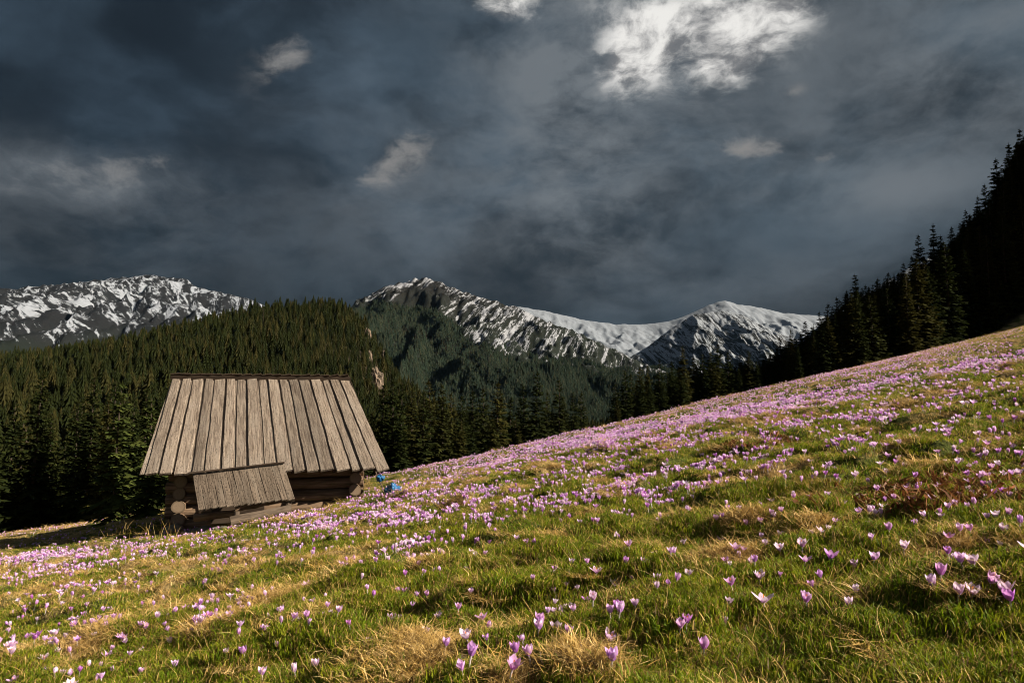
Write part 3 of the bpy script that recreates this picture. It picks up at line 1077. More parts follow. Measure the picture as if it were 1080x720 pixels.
def crown_mesh(H, seed, R=0.15, whorls=38, low=0.05, fingers=5, thin=1.0, name='spruce_crown', mat=None):
    """Whorls of drooping branches; each branch a spine with needle sprays at both sides and hanging below."""
    rng = random.Random(seed)
    t = Tri()
    V = Vector
    for k in range(whorls):
        f = (k + rng.uniform(-0.3, 0.3)) / whorls
        f = max(0.0, min(0.995, f)) ** 0.93
        z = H * (low + (1 - low) * f)
        rad = R * H * ((1 - f) ** 0.78) * (0.72 + 0.28 * min(1, f / 0.15 + 0.4)) + 0.10
        nb = max(4, int((7.5 - 3 * f) * thin))
        a0 = rng.uniform(0, 6.28)
        for j in range(nb):
            if rng.random() < 0.06: continue
            az = a0 + 6.2832 * j / nb + rng.uniform(-0.35, 0.35)
            L = rad * rng.uniform(0.62, 1.18)
            zz = z + rng.uniform(-0.012, 0.012) * H
            droop = (0.52 - 0.95 * f) + rng.uniform(-0.12, 0.12)
            o = V((math.cos(az), math.sin(az), 0)); s = V((-math.sin(az), math.cos(az), 0))
            def pt(q):
                return V((0, 0, zz)) + o * (L * q) + V((0, 0, -L * droop * q * (1.25 - 0.45 * q * q)))
            w = 0.11 * L + 0.07
            pts = [pt(q) for q in (0.08, 0.4, 0.72, 1.0)]
            for a, b, wa, wb in ((0, 1, w * 1.2, w * 1.1), (1, 2, w * 1.1, w * .8), (2, 3, w * .8, 0.02)):
                tl = V((0, 0, rng.uniform(-.2, .2) * w))
                t.face([pts[a] - s * wa + tl, pts[a] + s * wa - tl, pts[b] + s * wb - tl, pts[b] - s * wb + tl])
            for q in range(fingers):
                u = 0.22 + 0.75 * (q + rng.uniform(-.2, .2)) / fingers
                p = pt(u)
                for sg in (-1, 1):
                    fl = L * (0.48 - 0.28 * u) * rng.uniform(0.6, 1.25) + 0.10
                    d = (o * rng.uniform(0.45, 0.9) + s * sg * rng.uniform(0.6, 1.0) + V((0, 0, rng.uniform(-0.75, -0.05)))).normalized()
                    e = p + d * fl
                    wd = fl * 0.20 + 0.03
                    n_ = V((rng.uniform(-.4, .4), rng.uniform(-.4, .4), 1)).normalized()
                    c = d.cross(n_).normalized() * wd
                    m_ = p + d * fl * 0.45
                    t.face([p, m_ + c, e, m_ - c])
                if rng.random() < 0.55:
                    hl = 0.16 * L * rng.uniform(0.5, 1.2) + 0.12
                    c = o * (hl * 0.35)
                    t.face([p - c, p + c, p + V((rng.uniform(-.1, .1), rng.uniform(-.1, .1), -hl))])
    # leader
    for j in range(5):
        a = 6.28 * j / 5
        c = V((math.cos(a), math.sin(a), 0)) * 0.07
        t.face([V((0, 0, H * 0.955)) - c, V((0, 0, H * 0.955)) + c, V((0, 0, H * 1.01))])
    return t.mesh(name, mat or M['needles'])


def far_crown(H, seed, R=0.17, tiers=8, n=7, mat=None, name='far_spruce'):
    rng = random.Random(seed)
    t = Tri()
    V = Vector
    for k in range(tiers):
        f = k / tiers
        z0 = H * (0.06 + 0.9 * f)
        zt = z0 + H * (0.24 - 0.08 * f)
        if k == tiers - 1: zt = H
        r = R * H * (1 - f) ** 0.8 + 0.12
        a0 = rng.uniform(0, 6.28)
        ring = []
        for j in range(2 * n):
            rr = r * (rng.uniform(0.85, 1.25) if j % 2 == 0 else rng.uniform(0.4, 0.6))
            a = a0 + 3.1416 * j / n + rng.uniform(-.12, .12)
            ring.append(V((rr * math.cos(a), rr * math.sin(a), z0 + (-0.02 * H if j % 2 == 0 else 0.03 * H) + rng.uniform(-.01, .01) * H)))
        top = V((0, 0, zt))
        for j in range(2 * n):
            t.face([ring[j], ring[(j + 1) % (2 * n)], top])
    return t.mesh(name, mat or M['needles_far'])


def snag_mesh(H, seed):
    rng = random.Random(seed)
    t = Tri(); V = Vector
    for a0 in (0, 1.57):
        d = V((math.cos(a0), math.sin(a0), 0)) * 0.22
        t.face([d * -1, d, V((0, 0, H)) + d * 0.2, V((0, 0, H)) - d * 0.2])
    for k in range(18):
        z = H * rng.uniform(0.2, 0.95); a = rng.uniform(0, 6.28); l = 0.11 * H * (1.1 - z / H)
        o = V((math.cos(a), math.sin(a), -0.3)) * l
        t.face([V((0, 0, z)), V((0, 0, z + 0.3)), V((0, 0, z)) + o])
    return t.mesh('dead_spruce', M['dead'])


NEAR_H = 18.0
NEAR = []
for k in range(6):
    NEAR.append((crown_mesh(NEAR_H, 100 + k, R=(0.165, 0.18, 0.20, 0.15, 0.19, 0.17)[k], whorls=(40, 36, 42, 44, 34, 38)[k], low=(0.05, 0.08, 0.04, 0.10, 0.06, 0.05)[k]),
                 trunk_mesh(NEAR_H, 0.22, random.Random(k))))
M['needles_young'] = mat_needles('young_spruce_needles', (0.030, 0.046, 0.012), (0.075, 0.090, 0.022), (0.09, 0.095, 0.025))
SMALL = (crown_mesh(7.0, 140, R=0.21, whorls=20, low=0.06, fingers=4, thin=0.8, mat=M['needles_young']), trunk_mesh(7.0, 0.09, random.Random(77)))
FAR = [far_crown(16.0, 200 + k, R=(0.19, 0.23, 0.17, 0.26)[k]) for k in range(4)]
PEAK = [far_crown(16.0, 220 + k, R=(0.19, 0.23, 0.17, 0.26)[k], mat=M['needles_hazed'], name='peak_spruce') for k in range(4)]
SNAG = [snag_mesh(15.0, 300 + k) for k in range(2)]

SKY_TIPS = [(1074, 135, 125), (1064, 149, 118), (1051, 166, 128), (1040, 193, 112), (1030, 206, 130), (1017, 220, 116), (1004, 238, 128), (990, 247, 118), (982, 235, 105), (970, 245, 112), (962, 268, 125), (953, 276, 120),
            (938, 286, 126), (924, 292, 118), (912, 300, 128), (901, 287, 104), (893, 305, 122), (884, 312, 114), (872, 319, 106), (863, 327, 116), (848, 337, 120), (835, 346, 100), (822, 354, 108),
            (807, 371, 104), (788, 368, 98), (780, 373, 108), (768, 369, 98), (757, 360, 92), (748, 370, 102), (739, 371, 98), (732, 375, 106), (719, 363, 88), (707, 379, 100), (693, 378, 92), (685, 384, 100),
            (677, 385, 90), (667, 392, 98), (658, 388, 82), (649, 402, 95),
            (613, 411, 88), (605, 411, 80), (596, 416, 92), (588, 397, 78), (577, 410, 90), (565, 390, 74), (552, 402, 80), (540, 416, 92), (530, 410, 84), (523, 400, 72), (512, 406, 80), (500, 409, 76), (489, 415, 70), (478, 412, 78), (466, 401, 64), (455, 398, 70),
            (445, 410, 62), (436, 404, 68), (424, 400, 74), (413, 396, 66), (404, 402, 78)]
FILL_TOP = np.array([(-400, 380), (0, 385), (150, 392), (300, 400), (400, 424), (450, 430), (520, 438), (600, 446), (640, 444), (655, 405), (700, 388), (750, 378), (800, 378), (830, 360), (870, 330),
                     (900, 305), (950, 285), (1000, 252), (1040, 208), (1075, 150), (1110, 120), (1400, -50), (2500, -400)], float)


def collect_trees():
    rng = random.Random(5)
    out = []        # x, y, z, H, tip_id
    for k, (px, py, Y) in enumerate(SKY_TIPS):
        p = at(px, py, Y)
        g = float(ground(p.x, p.y))
        H = p.z - g
        out.append((p.x, p.y, g, H, k))
    # fill
    xs = []
    step = 4.4
    for i in range(-75, 75):
        for j in range(10, 75):
            xs.append((i * step + rng.uniform(-1.9, 1.9), j * step + rng.uniform(-1.9, 1.9)))
    xs = np.array(xs)
    keep = (np.abs(np.arctan2(xs[:, 0], xs[:, 1])) < math.radians(60)) & (np.hypot(xs[:, 0], xs[:, 1]) < 320)
    xs = xs[keep]
    fm = forest_mask(xs[:, 0], xs[:, 1])
    g = ground(xs[:, 0], xs[:, 1])
    tips = np.array([(t[0], t[1]) for t in out])
    for (x, y), f, z in zip(xs, fm, g):
        if f < 0.5 or rng.random() < 0.06: continue
        if np.min(np.hypot(tips[:, 0] - x, tips[:, 1] - y)) < 2.2: continue
        px, py = project(x, y, z)
        top = np.interp(px, FILL_TOP[:, 0], FILL_TOP[:, 1]) + rng.uniform(0, 16)
        H = rng.gauss(15.5, 2.6) if px > 420 else rng.gauss(14.0, 2.4)
        H = max(7.0, min(22.0, H))
        d = px_dir(px, top)
        lim = (CAM_H + d.z * y / d.y) - z
        if H > lim:
            H = lim
        if H < 5.0: continue
        out.append((x, y, z, H, -1))
    return out


def build_trees():
    rng = random.Random(9)
    T = collect_trees()
    def inframe(t):
        px, py = project(t[0], t[1], t[2] + t[3] * 0.8)
        return -10 < px < 1090
    vis = [t for t in T if inframe(t)]
    # the ones that show largest: the skyline trees, then per bearing the front ranks
    tips = [t for t in vis if t[4] >= 0]
    rest = [t for t in vis if t[4] < 0]
    bins = {}
    for t in sorted(rest, key=lambda t: -t[3] / math.hypot(t[0], t[1])):
        b = int(project(t[0], t[1], t[2])[0] // 12)
        bins.setdefault(b, []).append(t)
    chosen = list(tips)
    for rank in range(8):
        for b in sorted(bins):
            if rank < len(bins[b]) and len(chosen) < 298:
                chosen.append(bins[b][rank])
    ch = set(id(t) for t in chosen)
    other = [t for t in T if id(t) not in ch]

    def plant(t, label, group, small=False, cat='spruce'):
        k = rng.randrange(6)
        cm, tm = SMALL if small else NEAR[k]
        s = t[3] / (7.0 if small else NEAR_H)
        w = s * rng.uniform(0.92, 1.12) * (1.0 if small else min(1.35, max(1.0, (0.8 / max(s, 0.3)) ** 0.3)))
        r = empty('spruce', (t[0], t[1], t[2] - 0.1), (rng.uniform(-.02, .02), rng.uniform(-.02, .02), rng.uniform(0, 6.28)))
        r.scale = (w, w, s)
        for nm, me in (('crown', cm), ('trunk', tm)):
            o = bpy.data.objects.new(nm, me); COL.objects.link(o); o.parent = r
        tag(r, label, cat, group)
        return r
    ORD = ['first', 'second', 'third', 'fourth', 'fifth', 'sixth', 'seventh', 'eighth', 'ninth', 'tenth', 'eleventh', 'twelfth', 'thirteenth', 'fourteenth', 'fifteenth', 'sixteenth',
           'seventeenth', 'eighteenth', 'nineteenth', 'twentieth']
    seg_r = [t for t in tips if SKY_TIPS[t[4]][0] > 815]
    seg_m = [t for t in tips if 640 < SKY_TIPS[t[4]][0] <= 815]
    seg_c = [t for t in tips if SKY_TIPS[t[4]][0] <= 640]
    for seg, where, grp in ((sorted(seg_r, key=lambda t: -SKY_TIPS[t[4]][0]), 'on the dark slope, {} tip down from the right picture edge', 'skyline spruces of the dark slope'),
                            (sorted(seg_m, key=lambda t: SKY_TIPS[t[4]][0]), 'below the snowy dome, {} tip rightward in that row', 'spruces along the meadow crest below the snow dome'),
                            (sorted(seg_c, key=lambda t: SKY_TIPS[t[4]][0]), 'beyond the crest, {} tip to the right of the hut roof', 'spruces between the hut and the valley gap')):
        i = 0
        for t in seg:
            if i < len(ORD):
                lab = 'pointed dark spruce ' + where.format(ORD[i])
            else:
                lab = {'s': 'dark spruce low on the dark slope where it meets the meadow crest', 'b': 'dark spruce'}['s']
                if grp.startswith('spruces between'): lab = 'dark spruce beyond the crest close to the valley gap'
            i += 1
            plant(t, lab, grp)
    for t in chosen:
        if t[4] >= 0: continue
        px = project(t[0], t[1], t[2])[0]
        near = math.hypot(t[0], t[1])
        if px < 165:
            if near < 80: lab, grp = 'dark green spruce at the front of the wood left of the hut', 'spruces at the front of the wood left of the hut'
            else: lab, grp = 'dark spruce deeper in the wood left of the hut', 'spruces deeper in the wood left of the hut'
        elif px < 415: lab, grp = 'dark spruce standing behind the plank roof of the hut', 'spruces behind the hut'
        elif px < 640: lab, grp = 'dark spruce of the close wood beyond the meadow crest right of the hut', 'spruces of the wood right of the hut'
        elif px < 815: lab, grp = 'black green spruce filling the wood under the snow dome', 'spruces under the snow dome'
        else: lab, grp = 'nearly black spruce inside the wood of the dark slope', 'spruces inside the wood of the dark slope'
        plant(t, lab, grp)
    # two young spruces in front of the wood
    for px, py, H, lab in ((121, 551, 5.2, 'small light green young spruce standing alone before the wood left of the hut'),
                           (152, 549, 4.2, 'slender young spruce half hidden by the left end of the hut')):
        h = ground_hit(px, py, 24, 75)
        if h: plant((h[0], h[1], h[2], H, -1), lab, None, True)
    # everything behind reads as one mass
    src = [source('spruce_source', m) for m, _ in NEAR]
    P = np.array([(t[0], t[1], t[2] - 0.1) for t in other])
    k = np.array([t[3] / NEAR_H for t in other])
    n = len(P)
    nr = np.random.RandomState(4)
    rot = np.stack([np.zeros(n), np.zeros(n), nr.uniform(0, 6.28, n)], -1)
    w = k * nr.uniform(0.95, 1.2, n)
    scatter('spruce_wood', P, rot, np.stack([w, w, k], -1), nr.randint(0, 6, n), src, 'dense dark spruce wood filling the slopes behind the first trees', 'wood')
build_trees()


def build_far_forest():
    nr = np.random.RandomState(8)
    # hill across the valley and the valley floor
    n = 60000
    a = nr.uniform(math.radians(-52), math.radians(26), n)
    r = np.sqrt(nr.uniform(280 ** 2, 1000 ** 2, n))
    x, y = r * np.sin(a), r * np.cos(a)
    z = macro(x, y) - _z0
    rk = rocky_mask(x, y)
    keep = (nr.uniform(0, 1, n) > rk * 0.8) & (nr.uniform(0, 1, n) < np.maximum(0.35, 0.60 + 0.8 * fbm(x / 45, y / 45, 3, 66))) & (y < 880)
    keep &= ~((a > math.radians(2)) & (r > 700))
    x, y, z, rk = x[keep], y[keep], z[keep], rk[keep]
    n = len(x)
    s = (nr.normal(0.84, 0.22, n) + 0.5 * (nr.uniform(0, 1, n) < 0.10) + 0.35 * fbm(x / 60, y / 60, 2, 68)).clip(0.3, 1.6)
    idx = nr.randint(0, 4, n)
    dead = nr.uniform(0, 1, n) < 0.02 + 0.4 * np.clip(rk, 0, 1) + 0.10 * (np.exp(-((x / y + 0.30) / 0.05) ** 2) * (fbm(x / 60, y / 60, 2, 3) > 0.1))
    idx[dead] = 4 + nr.randint(0, 2, dead.sum())
    rot = np.stack([np.zeros(n), np.zeros(n), nr.uniform(0, 6.28, n)], -1)
    src = [source('far_spruce_source', m) for m in FAR + SNAG]
    scatter('hill_wood', np.stack([x, y, z], -1), rot, np.stack([s, s, s], -1), idx, src, 'far spruce wood covering the rounded hill across the valley', 'wood')
    # wooded flank of the middle peak
    ob = bpy.data.objects['mountain.001']
    me = ob.data
    co = np.empty(len(me.vertices) * 3, np.float32); me.vertices.foreach_get('co', co); co = co.reshape(-1, 3)
    xs = np.unique(co[:, 0]); nx = len(xs); ny = len(co) // nx
    G = co.reshape(ny, nx, 3)
    ys = G[:, 0, 1]
    n = 420000
    x = nr.uniform(G[0, 0, 0], G[0, -1, 0], n)
    y = 2700 - 1500 * nr.uniform(0, 1, n)
    fx = np.interp(x, G[0, :, 0], np.arange(nx)); fy = np.interp(y, ys, np.arange(ny))
    ix = np.clip(fx.astype(int), 0, nx - 2); iy = np.clip(fy.astype(int), 0, ny - 2)
    tx, ty = fx - ix, fy - iy
    Z = G[:, :, 2]
    z = (Z[iy, ix] * (1 - tx) + Z[iy, ix + 1] * tx) * (1 - ty) + (Z[iy + 1, ix] * (1 - tx) + Z[iy + 1, ix + 1] * tx) * ty
    px, py = pix_of(x, y, z)
    line = np.interp(px, [330, 378, 400, 440, 470, 506, 560, 640, 700, 760], [338, 330, 324, 324, 338, 368, 384, 392, 398, 404])
    keep = (py > line + 12 * fbm(x / 130, y / 130, 3, 14) - 2) & (px > 330) & (px < 760) & (z > FLOOR_Z)
    thin = 0.35 + 0.65 * sstep(0, 26, py - line)
    keep &= nr.uniform(0, 1, n) < thin
    clr = fbm(x / 75, y / 90, 3, 19)
    keep &= ~((clr > 0.22) & (px < 470) & (py > 355) & (nr.uniform(0, 1, n) < 0.8))
    x, y, z, px, py, line = x[keep], y[keep], z[keep], px[keep], py[keep], line[keep]
    n = len(x)
    idx = nr.randint(0, 4, n)
    band = np.exp(-((py - np.interp(px, [400, 460, 520, 560], [345, 362, 388, 405])) / 11) ** 2) * sstep(395, 415, px) * (1 - sstep(500, 545, px))
    dead = nr.uniform(0, 1, n) < 0.55 * band
    idx[dead] = 4 + nr.randint(0, 2, dead.sum())
    s = nr.normal(0.95, 0.2, n).clip(0.4, 1.5)
    rot = np.stack([np.zeros(n), np.zeros(n), nr.uniform(0, 6.28, n)], -1)
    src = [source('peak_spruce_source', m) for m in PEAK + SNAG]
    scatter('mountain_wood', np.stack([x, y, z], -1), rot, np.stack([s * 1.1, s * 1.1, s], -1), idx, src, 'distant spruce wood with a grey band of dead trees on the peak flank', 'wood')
build_far_forest()


def build_crags():
    rng = random.Random(12)
    m, n = material('pale_limestone')
    oc = n.node('ShaderNodeTexCoord').outputs['Object']
    a = n.noise(n.mapping(oc, scale=(1, 1, 0.5)), 0.22, 7, 0.7)
    finish(n, principled(n, n.mix(n.smooth(a, 0.35, 0.65), (0.05, 0.04, 0.03), (0.20, 0.155, 0.115)), 0.9, bump(n, a, 1.0, 1.5)))
    for px, py, w, h, lab in ((397, 354, 9, 17, 'tall pale limestone crag at the shoulder of the wooded hill'),
                              (388, 350, 4, 10, 'narrow pale crag just left of the tall limestone crag'),
                              (404, 374, 5, 11, 'small lower limestone crag beneath the tall pale one'),
                              (390, 372, 3, 12, 'thin broken rock rib low on the wooded hill shoulder')):
        d = px_dir(px, py + h)
        Y = np.linspace(350, 1000, 800)
        k = Y / d.y
        g = macro(d.x * k, Y) - _z0
        hit = np.argmax(CAM_H + d.z * k <= g)
        y = float(Y[hit]) if hit > 0 else 700.0
        kk = y / d.y
        p = Vector((d.x * kk, y, float(macro(d.x * kk, y) - _z0)))
        sc = y / F_PX
        bm = bmesh.new()
        bmesh.ops.create_icosphere(bm, subdivisions=4, radius=1.0)
        sd = rng.randrange(99)
        for v in bm.verts:
            q = v.co
            kx = 1 + 0.5 * float(fbm(q.x * 2 + sd, q.z * 2.5 + q.y, 4, 9)) + 0.2 * float(fbm(q.x * 6 + sd, q.y * 6 + q.z * 5, 2, 2))
            v.co = Vector((q.x * kx * w * sc * 0.8, q.y * kx * 6, (q.z * kx * 0.62 + 0.35) * h * sc * 1.25))
        me = bpy.data.meshes.new('crag'); bm.to_mesh(me); bm.free()
        me.materials.append(m)
        o = bpy.data.objects.new('crag', me); COL.objects.link(o); o.location = p
        tag(o, lab, 'crag')
build_crags()


# ------------------------------------------------------------------ grass
def mat_grass(name, c0, c1, c2, trans=0.35, odd=None):
    m, n = material(name)
    oi = n.node('ShaderNodeObjectInfo').outputs['Random']
    tint = n.node('ShaderNodeAttribute', attribute_name='tint').outputs['Fac']
    c = n.mix(tint, c0, c1)
    c = n.mix(n.mul(n.smooth(oi, 0.3, 1.0), 0.8), c, c2)
    if odd is not None:
        c = n.mix(n.math('GREATER_THAN', tint, 0.85), c, odd)
        c = n.mix(n.math('LESS_THAN', tint, 0.12), c, (0.10, 0.06, 0.025))
    finish(n, leaf_shader(n, c, trans, 0.55))
    return m
M['green_blade'] = mat_grass('green_blades', (0.045, 0.095, 0.003), (0.185, 0.265, 0.009), (0.285, 0.290, 0.014), 0.42, (0.52, 0.36, 0.12))
M['straw_blade'] = mat_grass('straw_blades', (0.25, 0.150, 0.045), (0.70, 0.50, 0.190), (0.48, 0.31, 0.075), 0.25, (0.80, 0.60, 0.27))
M['rust_blade'] = mat_grass('rust_leaves', (0.10, 0.035, 0.012), (0.24, 0.095, 0.03), (0.17, 0.08, 0.03), 0.25)


def clump(name, seed, n, rad, len_rng, lean_rng, wid, mat, segs=3, curve=0.6, bias=0.0):
    """Clump of curved blades; LEAN in degrees from upright."""
    nr = np.random.RandomState(seed)
    V = []; Fl = []; C = []; T = []
    for b in range(n):
        rr = rad * math.sqrt(nr.uniform()); a = nr.uniform(0, 6.283)
        p = np.array([rr * math.cos(a), rr * math.sin(a), -0.012])
        az = nr.uniform(0, 6.283) if nr.uniform() > bias else nr.normal(0.6, 0.5)
        L = nr.uniform(*len_rng)
        le = math.radians(nr.uniform(*lean_rng))
        w = wid * nr.uniform(0.7, 1.3)
        fa = nr.uniform(0, 6.283)
        s = np.array([math.cos(fa), math.sin(fa), 0]) * w * 0.5
        cur = curve * nr.uniform(0.3, 1.3)
        base = len(V); tn = nr.uniform()
        az2 = nr.uniform(-0.5, 0.5)
        for k in range(segs + 1):
            if k == segs:
                V.append(p.copy()); T.append(tn)
            else:
                ww = 1 - 0.55 * k / segs
                V.append(p - s * ww); V.append(p + s * ww); T += [tn, tn]
            ang = min(le + cur * (k + 0.5) / segs, 1.75)
            st = L / segs
            p = p + np.array([math.sin(ang) * math.cos(az + az2 * k), math.sin(ang) * math.sin(az + az2 * k), math.cos(ang)]) * st
            if p[2] < 0.004: p[2] = 0.004 + 0.012 * nr.uniform()
        for k in range(segs):
            i = base + 2 * k
            if k == segs - 1:
                Fl += [i, i + 1, i + 2]; C.append(3)
            else:
                Fl += [i, i + 1, i + 3, i + 2]; C.append(4)
    me = mesh_np(name, V, Fl, C, mat)
    at_ = me.attributes.new('tint', 'FLOAT', 'POINT')
    at_.data.foreach_set('value', np.array(T, np.float32))
    return me


def sector_points(nr, n, r0, r1, half_deg, power=1.0):
    """Random points in a sector in front of the photographer; POWER 2 = even per area, 0 = even per log distance."""
    a = np.radians(nr.uniform(-half_deg, half_deg, n))
    if power == 0:
        r = r0 * (r1 / r0) ** nr.uniform(0, 1, n)
    else:
        r = nr.uniform(r0 ** power, r1 ** power, n) ** (1 / power)
    return r * np.sin(a), r * np.cos(a), r


HUT_POLY = None
def off_hut(x, y):
    """False where the hut stands."""
    h = bpy.data.objects['log_hut']
    c, s = math.cos(-h.rotation_euler.z), math.sin(-h.rotation_euler.z)
    dx, dy = x - h.location.x, y - h.location.y
    lx, ly = dx * c - dy * s, dx * s + dy * c
    return ~((np.abs(lx + 0.1) < 2.35) & (ly > 0.65) & (ly < 6.2))


def build_grass():
    nr = np.random.RandomState(21)
    green = [source('grass_source', clump('green_clump', 400 + k, 48, 0.068, (0.014, 0.038), (5, 62), 0.0034, M['green_blade'], 3, 0.7)) for k in range(4)]
    straw = [source('grass_source', clump('straw_clump', 420 + k, 34, 0.080, (0.03, 0.11), (40, 88), 0.0030, M['straw_blade'], 3, 0.7, 0.5)) for k in range(4)]
    mixd = [source('grass_source', clump('stalk_clump', 440 + k, 6, 0.07, (0.07, 0.17), (15, 70), 0.0018, M['straw_blade'], 4, 0.8)) for k in range(3)]
    src = green + straw + mixd
    allp = []
    # near, middle and far rings; clumps grow with distance so that cover stays closed
    for n, r0, r1, pw, s0, s1 in ((56000, 0.75, 5.0, 1.35, 0.70, 1.10), (40000, 3.5, 14.0, 1.1, 1.0, 1.8), (56000, 11.0, 105.0, 1.0, 1.8, 4.5)):
        x, y, r = sector_points(nr, n, r0, r1, 54, pw)
        d = dryness(x, y)
        keep = (forest_mask(x, y) < 0.4) & off_hut(x, y)
        x, y, r, d = x[keep], y[keep], r[keep], d[keep]
        z = ground(x, y)
        dd = d + nr.uniform(-0.12, 0.12, len(x))
        idx = np.where(dd < 0.52, nr.randint(0, 4, len(x)), 4 + nr.randint(0, 4, len(x)))
        st = nr.uniform(0, 1, len(x)) < 0.05
        idx[st] = 8 + nr.randint(0, 3, st.sum())
        f = (r - r0) / (r1 - r0)
        s = (s0 + (s1 - s0) * f) * nr.uniform(0.6, 1.45, len(x))
        allp.append((np.stack([x, y, z], -1), idx, s, nr.uniform(0, 6.28, len(x)), np.minimum(1.0, 0.95 / s + 0.02)))
    P = np.vstack([a[0] for a in allp]); idx = np.concatenate([a[1] for a in allp]); s = np.concatenate([a[2] for a in allp])
    rz = np.concatenate([a[3] for a in allp]); hz = np.concatenate([a[4] for a in allp])
    n = len(P)
    rot = np.stack([nr.normal(0, 0.12, n), nr.normal(-0.1, 0.12, n), rz], -1)
    scatter('grass', P, rot, np.stack([s, s, s * hz], -1), idx, src, 'short green and straw coloured grass covering the sloping meadow', 'grass')

    # dry tussocks: arching heaps of old straw
    tus = [source('tussock_source', clump('tussock', 460 + k, 330, 0.13, (0.05, 0.13), (10, 80), 0.0030, M['straw_blade'], 4, 1.5, 0.35)) for k in range(3)]
    pts = []
    for px, py, sc in ((935, 632, 1.0), (975, 690, 1.3), (1000, 700, 1.2), (770, 690, 0.9), (655, 665, 1.0), (690, 700, 1.2), (600, 655, 0.8), (640, 640, 0.7), (330, 700, 1.1), (345, 712, 1.0), (350, 592, 1.4), (205, 632, 1.0),
                       (460, 640, 0.8), (590, 600, 0.9), (620, 605, 0.8), (790, 560, 0.8), (880, 640, 0.6), (520, 628, 0.8), (250, 700, 0.9), (180, 712, 0.9), (720, 545, 1.1), (700, 530, 1.1), (40, 700, 0.9), (115, 690, 0.8),
                       (1010, 620, 0.8), (560, 610, 0.7), (420, 690, 0.9), (850, 610, 0.7), (480, 600, 0.9), (800, 655, 0.7), (400, 560, 1.6), (540, 560, 1.3), (655, 520, 1.6), (760, 500, 1.6), (1040, 470, 1.2), (860, 520, 1.2)):
        h = ground_hit(px, py)
        if h: pts.append((*h, sc * 1.05))
    x, y, r = sector_points(nr, 900, 1.6, 40, 54, 1.2)
    d = dryness(x, y)
    for i in range(len(x)):
        if d[i] > 0.6 and forest_mask(x[i], y[i]) < 0.3 and off_hut(np.array([x[i]]), np.array([y[i]]))[0] and nr.uniform() < 0.35:
            pts.append((x[i], y[i], float(ground(x[i], y[i])), nr.uniform(0.5, 0.95) * (1 + r[i] / 30)))
    pts = np.array(pts)
    n = len(pts)
    rot = np.stack([nr.normal(0, .1, n), nr.normal(0, .1, n), nr.uniform(0, 6.28, n)], -1)
    k = pts[:, 3]
    scatter('dry_tussocks', pts[:, :3] - [0, 0, 0.01], rot, np.stack([k, k, k * 0.48], -1), nr.randint(0, 3, n), tus, 'matted tussocks of old straw scattered through the meadow', 'dry grass')

    # tall dead stems by the hut's left corner
    stem = [source('stem_source', clump('dead_stems', 480 + k, 6, 0.25, (0.25, 0.6), (2, 30), 0.007, M['straw_blade'], 4, 0.5)) for k in range(2)]
    pts = []
    for px, py in ((118, 566), (128, 567), (136, 566), (145, 568), (152, 569), (112, 565), (170, 571), (185, 573), (160, 570), (125, 563), (140, 563)):
        h = ground_hit(px, py)
        if h: pts.append(h)
    pts = np.array(pts); n = len(pts)
    scatter('dead_stems', pts, np.stack([np.zeros(n), np.zeros(n), nr.uniform(0, 6, n)], -1), np.ones((n, 3)) * nr.uniform(0.6, 1.0, (n, 1)), nr.randint(0, 2, n), stem,
            'thin dead grass stems standing at the shaded corner of the hut', 'dead stems')

    # rust brown withered leaves
    lf = [source('leaf_source', clump('withered_leaves', 490 + k, 20, 0.09, (0.035, 0.075), (25, 80), 0.012, M['rust_blade'], 3, 0.6)) for k in range(2)]
    pts = []
    for _ in range(230):
        q = nr.uniform()
        cx, cy, rx, ry = ((1010, 517, 60, 9), (960, 528, 45, 8), (1060, 505, 30, 8), (800, 470, 30, 4))[0 if q < .5 else (1 if q < .8 else (2 if q < .93 else 3))]
        h = ground_hit(cx + nr.normal() * rx * 0.75, cy + nr.normal() * ry * 0.75)
        if h: pts.append(h)
    pts = np.array(pts); n = len(pts)
    scatter('withered_leaves', pts, np.stack([nr.normal(0, .2, n), nr.normal(0, .2, n), nr.uniform(0, 6, n)], -1), np.ones((n, 3)) * nr.uniform(0.8, 1.4, (n, 1)), nr.randint(0, 2, n), lf,
            'rust brown withered leaves lying in a patch near the right edge', 'dead leaves')
build_grass()


# ------------------------------------------------------------------ crocuses
def mat_petal(name, tip, base, vein):
    m, n = material(name)
    oi = n.node('ShaderNodeObjectInfo').outputs['Random']
    uv = n.node('ShaderNodeUVMap', uv_map='petal').outputs[0]
    u, v, _ = n.separate(uv)
    c = n.mix(n.smooth(v, 0.0, 0.85), base, tip)
    st = n.smooth(n.noise(n.mapping(uv, scale=(16, 0.8, 1)), 1.0, 3, 0.5), 0.45, 0.62)
    c = n.mix(n.mul(st, 0.35), c, vein)
    h = n.node('ShaderNodeHueSaturation')
    n.put(h.inputs['Hue'], n.linear(oi, 0, 1, 0.485, 0.515)); n.put(h.inputs['Saturation'], n.linear(oi, 0, 1, 0.8, 1.15)); n.put(h.inputs['Value'], n.linear(oi, 1, 0, 0.85, 1.1))
    n.put(h.inputs['Color'], c)
    finish(n, leaf_shader(n, h.outputs[0], 0.45, 0.5))
    return m
M['petal_lilac'] = mat_petal('lilac_petal', (0.84, 0.58, 0.88), (0.70, 0.38, 0.79), (0.58, 0.24, 0.70))
M['petal_deep'] = mat_petal('violet_petal', (0.70, 0.37, 0.80), (0.55, 0.22, 0.68), (0.42, 0.12, 0.56))
M['petal_pale'] = mat_petal('pale_petal', (0.86, 0.70, 0.88), (0.74, 0.50, 0.79), (0.64, 0.38, 0.72))
m, n = material('crocus_tube'); M['tube'] = m
finish(n, leaf_shader(n, (0.62, 0.56, 0.58, 1), 0.3, 0.5))
m, n = material('crocus_leaf'); M['cleaf'] = m
